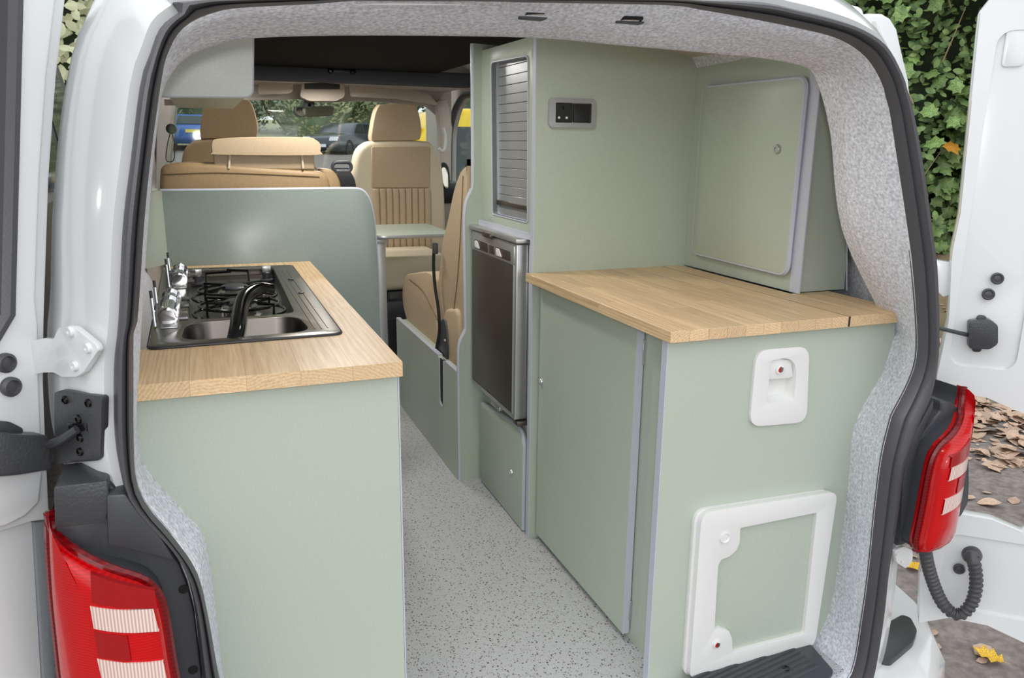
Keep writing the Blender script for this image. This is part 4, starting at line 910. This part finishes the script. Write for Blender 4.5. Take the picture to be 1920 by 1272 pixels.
# front seats
def front_seat(dx, pal, label, swivel):
    s_ = root('front_seat', label, 'seat', (.69+dx, 2.95, .2))
    b_ = [(0.438,0.925),(0.443,1.005),(0.463,1.084),(0.502,1.124),(0.568,1.141),(0.797,1.143),(0.860,1.128),(0.900,1.074),(0.919,0.977),(0.927,0.851),(0.931,0.681),(0.923,0.478),(0.525,0.495),(0.504,0.692)]
    b_ = [(p[0]+dx, p[1]) for p in b_]
    obj('backrest', sl([tuple(p) for p in cr(b_, 3, True)], FY(2.86), -.12, 0, bev=.03, seg=4), pal, s_)
    if swivel:
        up_ = [(0.537,1.111),(0.843,1.114),(0.839,0.903),(0.530,0.905)]
        obj('upper_panel', sl(fillet(up_, .012, 3), FY(2.86), 0, .012, bev=.006, seg=3), 'leather', s_)
        for e0, e1 in (((664, 672), (694, 704)), ((808, 812), (828, 834))): pass
        xa, xb = [(0.534,0.774),(0.843,0.768)]; za = [(0.538,0.905)][0][1]; zb = [(0.541,0.546)][0][1]
        n_ = 9; wd = (xb[0]-xa[0])/n_
        for i in range(n_):
            x = xa[0]+wd*(i+.5)
            bm = NB(); box(bm, x-wd*.49, x+wd*.49, 2.838, 2.862, zb, za-.004, .011, 4); obj('flute', bm, 'leather', s_)
    hd_ = [(0.541,1.146),(0.548,1.209),(0.564,1.277),(0.584,1.313),(0.612,1.322),(0.750,1.326),(0.778,1.313),(0.794,1.274),(0.804,1.208),(0.798,1.159),(0.769,1.146),(0.579,1.141)]
    hd_ = [(p[0]+dx, p[1]) for p in hd_]
    h_ = obj('head_restraint', sl([tuple(p) for p in cr(hd_, 3, True)], FY(2.87), -.09, 0, bev=.03, seg=4), pal if not swivel else 'leather', s_)
    for x in (.63, .75): obj('post', tb([(x+dx, 2.9, 1.10), (x+dx, 2.9, 1.17)], .010, 10), 'black_plastic', h_)
    return s_
s1 = front_seat(0, 'leather_pale', 'beige leather front seat turned to face rearward with fluted back', True)
cq = [(0.458,0.596),(0.777,0.588),(0.793,0.534),(0.791,0.427),(0.611,0.423),(0.465,0.423)]
xs_ = [p[0] for p in cq]
obj('seat_cushion', bx(.46, .83, 2.40, 2.85, .44, .60, .045, 5), 'leather_pale', s1)
obj('seat_pedestal', bx(.50, .80, 2.42, 2.80, .02, .44, .02), 'dark_plastic', s1)
obj('seat_riser', bx(.47, .83, 2.38, 2.84, .30, .40, .02), 'black_plastic', s1)
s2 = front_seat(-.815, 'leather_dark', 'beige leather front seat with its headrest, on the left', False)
obj('seat_cushion', bx(-.36, .1, 2.98, 3.30, .44, .60, .045, 5), 'leather_pale', s2)
obj('seat_pedestal', bx(-.33, .07, 2.95, 3.3, .02, .44, .02), 'dark_plastic', s2)
ha = root('headset_hook', 'small dark hook with hanging cord on the left cab pillar', 'hook', (-.44, 2.6, 1.1))
kp = [(-0.391,1.179)][0]
obj('hook_body', la([(.022, 0), (.022, .02), (.012, .03), (.0005, .03)], (kp[0], 2.62, kp[1]), (0, -1, 0), 18), 'dark_plastic', ha)
bm = NB(); q = [(-0.394,1.165),(-0.411,1.115),(-0.422,1.047),(-0.392,1.047),(-0.383,1.115),(-0.390,1.161)]
tube(bm, [(p[0], 2.59, p[1]) for p in cr(q, 5)], .0022, 6); obj('cord', bm, 'dark_plastic', ha)
mrb = [(0.949,1.020),(0.973,1.026),(0.991,0.992),(0.996,0.899),(0.972,0.894),(0.954,0.943)]
wm = root('wing_mirror', 'black door mirror seen past the right front seat', 'mirror', (.99, 3.0, .9))
obj('mirror_shell', sl([tuple(p) for p in cr(mrb, 4, True)], FY(3.0), -.06, 0, bev=.012, seg=3), 'black_plastic', wm)
obj('mirror_face', sl([tuple(p) for p in cr([Vector((p[0]*.8+.2*mrb[0][0], p[1]*.8+.2*mrb[3][1])) for p in mrb], 4, True)], FY(3.0), .0, .004), 'mirror_glass', wm)
gh = [(1.029,1.218),(1.042,1.174),(1.041,1.114),(1.025,1.087),(1.003,1.104)]
solo('grab_handle', tb([(p[0], 3.24, p[1]) for p in cr(gh, 5)], .009, 8), 'white_plastic', 'pale grab handle on the right windscreen pillar', 'handle')

tbq = [(0.503,2.665),(0.840,2.687),(0.681,2.087),(0.431,2.096),(0.432,2.288)]
tt = root('side_table', 'small grey-green table with aluminium edge and square leg in the aisle', 'table', (.5, 2.15, 0))
Yt = 2.12
ttp = [(.385, 2.10), (.405, 2.05), (.73, 2.05), (.73, 2.52), (.40, 2.52)]
obj('table_top', sl(fillet(ttp, [.02, .03, .01, .01, .02], 4), FZ(0), .732, .748, bev=.001), 'green_laminate', tt)
obj('edge_strip', tb([(p[0], p[1], .740) for p in fillet(ttp, [.02, .03, .01, .01, .02], 4)], .0085, 6, closed=True), 'aluminium', tt)
obj('table_leg', bx(.395, .432, 2.09, 2.127, 0.003, .731, .003), 'aluminium', tt)
obj('leg_bracket', bx(.386, .442, 2.075, 2.145, .712, .731, .003), 'aluminium', tt)

# ------------------------------------------------------------ outside: ground
GZ = -.58
def gz(x, y):
    z = GZ+max(0, y-5)*.048
    d = max(0, (x-4.9)*.86+(y-2.2)*.15) if x > 3 else 0
    return z+min(d, 3)*.22
bm = NB(); rows = []
xs_ = [-40, -12, -6, -3, -1, 0, 1, 2, 3, 4, 4.8, 5.4, 6, 7, 8, 9, 12, 40]; ys_ = [-12, -6, -3, -2, -1, 0, 1, 2, 3, 4, 5, 6, 8, 10, 14, 20, 30, 45, 70]
grid(bm, [[Vector((x, y, GZ+max(0, y-5)*.048)) for y in ys_] for x in xs_])
struct('ground', bm, 'asphalt')
bm = NB(); rows = []
bxs = [4.85, 5.0, 5.4, 6, 6.8, 7.6, 8.6, 11]
grid(bm, [[Vector((x+.0*y, y, GZ+max(0, y-5)*.048+max(.0, (x-4.85))*.33+.03*noise.noise(Vector((x, y, 0)))-.01)) for y in [-6+.5*i for i in range(48)]] for x in bxs])
bk = solo('leaf_bank', bm, 'earth', 'brown earth bank rising behind the kerb at the right', 'bank')
kb = root('kerb', 'mossy yellow-green kerb at the edge of the tarmac on the right', 'kerb', (4.8, 2, GZ))
for i in range(14):
    y = -3+i*.92; obj('kerb_stone', bx(4.72, 4.86, y+.006, y+.914, GZ-.05, GZ+.07, .012), 'kerb', kb)

# fallen leaves: each one curled, lying on the tarmac or bank
def leaf_mesh(name, kind, seed):
    rnd = random.Random(seed); pts = []
    if kind == 'oval': prof_ = [(0, .02), (.15, .22), (.35, .36), (.55, .38), (.75, .27), (.9, .12), (1, 0)]
    else: prof_ = [(0, .03), (.12, .3), (.2, .16), (.38, .5), (.5, .24), (.68, .42), (.76, .16), (1, 0)]
    bm = NB(); cv = rnd.uniform(-.5, .5); tw = rnd.uniform(-.3, .3); fold = rnd.uniform(.05, .45)
    P = []
    for t, w_ in prof_:
        zc = .3*cv*(t-.5)**2*2+rnd.uniform(-.03, .03)
        P.append([Vector(((-w_)*1, t-.5, zc+w_*fold+tw*w_*.5+rnd.uniform(-.03, .03))), Vector((0, t-.5, zc)), Vector((w_, t-.5, zc+w_*fold-tw*w_*.5+rnd.uniform(-.03, .03)))])
    grid(bm, P)
    st = [Vector((0, -.5, P[0][1].z)), Vector((.03, -.75, P[0][1].z+.03))]
    a = bm.verts.new(st[0]+Vector((-.015, 0, 0))); b = bm.verts.new(st[0]+Vector((.015, 0, 0))); c = bm.verts.new(st[1]); bm.faces.new([a, b, c])
    me = bpy.data.meshes.new(name); bm.to_mesh(me); bm.free()
    for p in me.polygons: p.use_smooth = True
    return me
LM = [leaf_mesh('fallen_leaf', 'oval' if i % 3 else 'lobed', 40+i) for i in range(8)]
for m_ in LM: m_.materials.append(MT['fallen_leaf'])
LY = [leaf_mesh('yellow_leaf', 'lobed', 70+i) for i in range(2)]
for m_ in LY: m_.materials.append(MT['yellow_leaf'])
rnd = random.Random(12)
def ground_z(x, y): return GZ+max(0, y-5)*.048+(max(0, (x-4.85))*.33-.01 if x > 4.86 else 0)
def put_leaf(x, y, me, s, label, group, rz=None):
    o = bpy.data.objects.new('fallen_leaf', me); COL.objects.link(o)
    o.location = (x, y, ground_z(x, y)+.018); o.scale = (s, s, s); o.rotation_euler = (rnd.uniform(-.3, .3), rnd.uniform(-.3, .3), rnd.uniform(0, 6.28) if rz is None else rz)
    o['label'] = label; o['category'] = 'leaf'
    if group: o['group'] = group
n = 0
while n < 285:
    t = rnd.random()
    if t < .55: x, y = rnd.uniform(3.6, 4.7), rnd.uniform(1.4, 2.9); zl = ('curled pale brown leaf on the tarmac in front of the kerb', 'pale brown leaves on the tarmac by the kerb')
    elif t < .75: x, y = rnd.uniform(4.87, 6.6), rnd.uniform(2.0, 5.2); zl = ('curled brown leaf lying on the earth bank under the hedge', 'brown leaves on the bank')
    else: x, y = rnd.uniform(1.7, 3.4), rnd.uniform(.0, 1.6); zl = ('curled brown leaf on bare tarmac near the right tail light', 'scattered leaves on the tarmac near the van')
    if t >= .75 and rnd.random() < .45: continue
    dens = noise.noise(Vector((x*1.3, y*1.3, 2)))
    if t < .55 and x < 4.0 and dens < -.05: continue
    put_leaf(x, y, rnd.choice(LM), rnd.uniform(.09, .17), *zl); n += 1
yx, yy = [(2.113,0.357)][0]
put_leaf(yx, yy, LY[0], .10, 'yellow and brown leaf on the tarmac below the open right door', None, .6)
yx, yy = [(2.367,0.896)][0]
put_leaf(yx, yy, LY[1], .09, 'yellow leaf on the ground just right of the rear seal', None, 1.6)
yx, yy = [(3.955,1.970)][0]
put_leaf(yx, yy, LY[1], .10, 'yellow leaf on the tarmac right of the right tail light', None, 2.2)

lt_ = NB(); tm = NB()
for i in range(900):
    if i < 450: x, y = rnd.uniform(3.7, 4.72), rnd.uniform(1.3, 3.4)
    elif i < 750: x, y = rnd.uniform(4.87, 7.5), rnd.uniform(1.0, 6)
    else: x, y = rnd.uniform(1.6, 4), rnd.uniform(-.4, 3)
    c_ = Vector((x, y, ground_z(x, y)+.008)); s_ = rnd.uniform(.012, .05); a_ = rnd.uniform(0, 6.28); d_ = Vector((math.cos(a_), math.sin(a_), rnd.uniform(-.1, .3)))*s_; e_ = Vector((-math.sin(a_), math.cos(a_), rnd.uniform(-.1, .3)))*s_*.6
    vs = [lt_.verts.new(c_+q_) for q_ in (-d_, -d_*.3+e_, d_*.5+e_*.8, d_, d_*.4-e_, -d_*.4-e_*.9)]; lt_.faces.new(vs)
lit = solo('leaf_litter', lt_, 'fallen_leaf', 'small leaf scraps and bits strewn over the tarmac and bank', 'litter'); lit['kind'] = 'stuff'
# ------------------------------------------------------------ hedge at the right
hd_ = root('hedge', 'dense green hedge with maple leaves and brambles behind the right door', 'hedge', (7.5, 4.5, 0))
def leaf_geo(bm, c, s, nrm_, tw, kind):
    n_ = nrm_.normalized(); a = n_.orthogonal().normalized(); b = n_.cross(a); ca, sa = math.cos(tw), math.sin(tw)
    a, b = a*ca+b*sa, b*ca-a*sa
    if kind == 0: out = [(0, -1), (.5, -.5), (.62, .1), (.35, .7), (0, 1), (-.35, .7), (-.62, .1), (-.5, -.5)]
    else: out = [(0, -.6), (.35, -.75), (.56, -.4), (.95, -.25), (.72, .05), (.72, .5), (.4, .45), (0, 1), (-.4, .45), (-.72, .5), (-.72, .05), (-.95, -.25), (-.56, -.4), (-.35, -.75)]
    c0 = bm.verts.new(c+n_*s*.12); vs = [bm.verts.new(c+a*x*s+b*y*s) for x, y in out]
    for i in range(len(vs)): bm.faces.new([c0, vs[i], vs[(i+1) % len(vs)]])
H0 = Vector((5.9, 5.9, 0)); H1 = Vector((9.4, 2.4, 0)); hdir = (H1-H0).normalized(); hn = Vector((-hdir.y, hdir.x, 0))
if hn.dot(Vector((-1, -1, 0))) < 0: hn = -hn
LH = (H1-H0).length
def hsurf(s, z):
    bulge = .5*noise.noise(Vector((s*.8, z*.8, 0)))+.25*noise.noise(Vector((s*2.2, z*2.2, 5)))
    return H0+hdir*s+hn*(bulge+.25*(1-z/4))+Vector((0, 0, z))
rnd = random.Random(5)
bmb = NB()
grid(bmb, [[hsurf(s*LH/24, z*.35-.4)-hn*.45 for z in range(18)] for s in range(25)])
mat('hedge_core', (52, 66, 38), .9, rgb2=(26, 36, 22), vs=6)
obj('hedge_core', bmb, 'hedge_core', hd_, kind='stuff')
bmb = NB(); big = []
for i in range(8500):
    s = rnd.uniform(0, LH); z = rnd.uniform(-.4, 5.3); p = hsurf(s, z)-hn*rnd.uniform(-.1, .42)
    n_ = hn+Vector((rnd.uniform(-.7, .7), rnd.uniform(-.7, .7), rnd.uniform(0, 1.2))); patch = noise.noise(Vector((s*.7, z*.7, 9)))
    kind = 1 if patch > 0 else 0
    leaf_geo(bmb, p, rnd.uniform(.06, .105) if kind else rnd.uniform(.035, .06), n_, rnd.uniform(0, 6.3), kind)
obj('foliage', bmb, 'hedge_leaf', hd_, kind='stuff', smooth=False)
for k in range(2):
    bm = NB(); leaf_geo(bm, Vector((0, 0, 0)), 1, Vector((0, 0, 1)), 0, 1-k)
    me = bpy.data.meshes.new('leaf'); bm.to_mesh(me); bm.free(); me.materials.append(MT['hedge_leaf'])
    m2 = me.copy(); m2.materials.clear(); m2.materials.append(MT['autumn_leaf'])
    for i in range(145):
        s = rnd.uniform(.5, LH*.85); z = rnd.uniform(-.2, 3.6); p = hsurf(s, z)+hn*rnd.uniform(.02, .12)
        au = rnd.random() < .06
        o = bpy.data.objects.new('leaf', m2 if au else me); COL.objects.link(o); o.parent = hd_; o.location = p-hd_.location
        q = (hn+Vector((rnd.uniform(-.6, .6), rnd.uniform(-.6, .6), rnd.uniform(0, .9)))).to_track_quat('Z', 'Y'); o.rotation_euler = (q @ Vector((0, 0, 1)).rotation_difference(Vector((0, 0, 1)))).to_euler(); o.rotation_euler.rotate_axis('Z', rnd.uniform(0, 6.3))
        sc = rnd.uniform(.08, .12) if k == 0 else rnd.uniform(.045, .065); o.scale = (sc,)*3
        if au: o['label'] = 'orange autumn leaf'
for i in range(14):
    s = rnd.uniform(.5, LH*.8); z = rnd.uniform(0, 2.5); a = hsurf(s, z)+hn*.06; b = hsurf(s+rnd.uniform(-.5, .5), z+rnd.uniform(.5, 1.1))+hn*.12
    obj('twig', tb([a, (a+b)/2+hn*.06, b], [.008, .006, .003], 5), 'twig', hd_)

# ------------------------------------------------------------ trees beyond the windscreen
mat('crown_core', (140, 154, 128), .9, rgb2=(96, 112, 94), vs=1.6)
def tree(x, y, h, rw, m, label, seed, nleaf=6500, ls=.15):
    rnd = random.Random(seed); g = GZ+max(0, y-5)*.048
    t = root('tree', label, 'tree', (x, y, g))
    obj('trunk', tb([(x, y, g), (x+.1, y, g+h*.35), (x-.1, y+.1, g+h*.7)], [.22, .16, .08], 8), 'bark', t)
    bm = NB()
    for i in range(nleaf):
        u_ = rnd.uniform(0, 2*PI); v_ = rnd.uniform(-1, 1); rr_ = rnd.uniform(.55, 1)**.5
        d = Vector((math.cos(u_)*math.sqrt(1-v_*v_), math.sin(u_)*math.sqrt(1-v_*v_), v_))
        k_ = 1+.35*noise.noise(d*2.3+Vector((seed, 0, 0)))
        p = Vector((x+d.x*rw*rr_*k_, y+d.y*rw*.7*rr_*k_, g+h*.5+d.z*h*.5*rr_*k_))
        if p.z < g+.05: continue
        leaf_geo(bm, p, rnd.uniform(ls*.5, ls), d+Vector((rnd.uniform(-.5, .5),)*3), rnd.uniform(0, 6), 0)
    obj('crown', bm, m, t, kind='stuff', smooth=False)
    bm = NB(); ell(bm, (x, y, g+h*.5), rw*.72, rw*.5, h*.46, 14, 8)
    for v in bm.verts: v.co += (v.co-Vector((x, y, g+h*.5)))*.25*noise.noise(v.co*.6)
    obj('inner_crown', bm, 'crown_core', t)
tree(-4.5, 40, 9, 4.5, 'tree_leaf', 'dark green tree behind the blue and white vehicles at far left', 1)
tree(1.0, 42, 9, 4.2, 'tree_leaf', 'grey-green tree between the blue car and the mirror', 2)
tree(5.2, 41, 7.5, 3.6, 'tree_leaf_light', 'yellowing tree straight ahead through the windscreen below the mirror', 3)
tree(9.2, 43, 9, 4.2, 'tree_leaf_light', 'pale green tree left of the right front headrest', 4)
tree(14, 42, 10, 4.6, 'tree_leaf', 'dark tree right of the right front headrest', 5)
tree(19.5, 40, 9, 4.5, 'tree_leaf', 'green tree beyond the yellow vehicle', 6)
tree(-10.5, 38, 9, 4.5, 'tree_leaf', 'green tree at the far left beyond the alongside van', 7, 2500)
# verge between road and trees
bm = NB(); grid(bm, [[Vector((x, y, GZ+(y-5)*.048+h_)) for x in range(-20, 30, 2)] for y, h_ in ((37.8, .0), (37.9, .18), (39, .25), (50, .9))])
solo('grass_verge', bm, 'kerb', 'grassy verge and kerb across the road ahead', 'verge')
# grass bank / bushes glimpsed at the top left
tb_ = root('bush', 'pale yellow-green bush seen above the dark van at the top left', 'bush', (-3.2, 12, GZ))
bm = NB(); rnd = random.Random(9)
for i in range(2600):
    leaf_geo(bm, Vector((rnd.uniform(-4.6, -1.6), 12+rnd.uniform(-.5, .6), rnd.uniform(-.2, 5.2))), rnd.uniform(.06, .12), Vector((rnd.uniform(-.6, .6), -1, rnd.uniform(0, 1))), rnd.uniform(0, 6), 0)
obj('foliage', bm, 'tree_leaf_light', tb_, kind='stuff', smooth=False)
obj('bush_core', bx(-4.5, -1.7, 12.2, 12.8, GZ, 5.0, .2, 3), 'hedge_core', tb_)

# ------------------------------------------------------------ vehicles
def car(name, label, cat, cx, cy, rot, L_, W_, H_, paint, prof_, glassq, base):
    t = root(name, label, cat, (cx, cy, base))
    R = Matrix.Rotation(rot, 4, 'Z')
    def place(bm):
        for v in bm.verts: v.co = R @ v.co+Vector((cx, cy, base))
        return bm
    fr_ = (Vector((W_/2, 0, 0)), Vector((0, 1, 0)), Vector((0, 0, 1)), Vector((1, 0, 0)))
    bm = NB(); slab(bm, [(p[0]*L_, p[1]*H_) for p in prof_], fr_, -W_, 0, bev=.06, seg=3)
    for v in bm.verts:
        k_ = max(0, (v.co.z/H_-.58))*.38; v.co.x *= 1-k_
    obj('body', place(bm), paint, t)
    for q in glassq:
        for sgn in (-1, 1):
            pts3 = [Vector((sgn*(W_/2)*(1-max(0, (p[1]-.58))*.38)+sgn*.006, p[0]*L_, p[1]*H_)) for p in q]
            bm = NB(); vs = [bm.verts.new(p) for p in pts3]; vs2 = [bm.verts.new(p-Vector((sgn*.03, 0, 0))) for p in pts3]
            bm.faces.new(vs); bm.faces.new(vs2[::-1])
            for i in range(len(vs)): bm.faces.new([vs[i], vs[(i+1) % len(vs)], vs2[(i+1) % len(vs)], vs2[i]])
            obj('side_window', place(bm), 'car_glass', t)
    for y in (-.31, .30):
        for sgn in (-1, 1):
            bm = la([(.2, -.1), (.31, -.1), (.33, -.06), (.33, .06), (.31, .1), (.2, .1), (.18, .07), (.02, .08)], (sgn*(W_/2-.09), y*L_, .33), (sgn, 0, 0), 20); wh = obj('wheel', place(bm), 'tyre', t)
    def end_panel(nm, y, q, m_, lab=None):
        pass
    def quad(nm, pts, m_, th=.02):
        bm = NB(); P_ = [Vector(p) for p in pts]; n_ = (P_[1]-P_[0]).cross(P_[2]-P_[0]).normalized()
        a = [bm.verts.new(p+n_*th) for p in P_]; b = [bm.verts.new(p-n_*th) for p in P_]
        bm.faces.new(a); bm.faces.new(b[::-1])
        for i in range(len(a)): bm.faces.new([a[i], a[(i+1) % len(a)], b[(i+1) % len(a)], b[i]])
        return obj(nm, place(bm), m_, t)
    return t, quad
saloon = [(-.5, .28), (-.5, .58), (-.46, .66), (-.30, .68), (-.20, .96), (-.15, 1), (.06, 1), (.12, .97), (.25, .67), (.45, .60), (.5, .5), (.5, .24), (.46, .14), (-.46, .14)]
sg = [[(-.25, .69), (-.17, .93), (-.02, .95), (-.02, .68)], [(0, .68), (0, .95), (.09, .94), (.19, .68)]]
bxp, bzp = [(-0.512,0.920)][0]
t, quad = car('blue_car', 'blue saloon car with yellow number plate parked ahead at the left', 'car', bxp, 35, 0, 4.2, 1.75, 1.35, 'blue_paint', saloon, sg, .86)
quad('rear_window', [(-.6, -1.24, .95), (.6, -1.24, .95), (.5, -.85, 1.27), (-.5, -.85, 1.27)], 'car_glass')
quad('number_plate', [(-.27, -2.12, .62), (.27, -2.12, .62), (.27, -2.12, .74), (-.27, -2.12, .74)], 'number_plate')
for sgn in (-1, 1): quad('tail_lamp', [(sgn*.6, -2.12, .68), (sgn*.84, -2.1, .68), (sgn*.84, -2.1, .84), (sgn*.6, -2.12, .84)], 'lamp_red')
bxp, bzp = [(5.396,0.549)][0]
t, quad = car('navy_car', 'dark navy car parked ahead, its headlight beside the right front headrest', 'car', bxp+.1, 33, math.radians(140), 4.1, 1.7, 1.35, 'navy_paint', saloon, sg, .62)
for sgn in (-1, 1): quad('headlight', [(sgn*.42, 2.06, .60), (sgn*.80, 2.04, .60), (sgn*.80, 2.0, .76), (sgn*.45, 2.04, .75)], 'lamp_white')
quad('number_plate', [(-.27, 2.07, .36), (.27, 2.07, .36), (.27, 2.07, .47), (-.27, 2.07, .47)], 'lamp_white')
vanp = [(-.5, .12), (-.5, .9), (-.48, .98), (-.44, 1), (.16, 1), (.21, .98), (.31, .60), (.46, .51), (.5, .42), (.5, .12)]
vg = [[(.06, .58), (.06, .90), (.18, .90), (.27, .58)], [(-.18, .58), (-.18, .90), (.03, .90), (.03, .58)], [(-.45, .58), (-.45, .90), (-.21, .90), (-.21, .58)]]
t, quad = car('yellow_taxi', 'bright yellow people carrier parked across the view at the right', 'car', 3.05, 8.0, math.radians(90), 4.6, 1.85, 1.95, 'yellow_paint', vanp, vg, -.44)
quad('windscreen', [(-.78, 1.12, 1.78), (.78, 1.12, 1.78), (.82, 1.62, 1.22), (-.82, 1.62, 1.22)], 'lamp_white')
quad('door_handle', [(.93, .35, 1.02), (.93, .52, 1.02), (.93, .52, 1.05), (.93, .35, 1.05)], 'silver')
wx, _ = [(-1.329,1.429)][0]
t, quad = car('white_van', 'white van parked at the far left beyond the windscreen', 'van', wx-.95, 34, 0, 4.8, 1.9, 1.95, 'white_body', vanp, [vg[0]], .8)
quad('rear_window', [(-.7, -2.42, 1.1), (.7, -2.42, 1.1), (.7, -2.42, 1.6), (-.7, -2.42, 1.6)], 'car_glass')
quad('tail_lamp', [(.78, -2.42, .7), (.93, -2.42, .7), (.93, -2.42, 1.2), (.78, -2.42, 1.2)], 'lamp_red')
t, quad = car('dark_van', 'tall dark van parked alongside the left of the white camper', 'van', -1.98, 3.75, 0, 5.8, 1.95, 2.42, 'dark_paint', vanp, vg, GZ)
bm = bx(-1.24, -1.18, 1.0, 5, 1.80, 1.86, .012); obj('roof_rail', bm, 'silver', t)
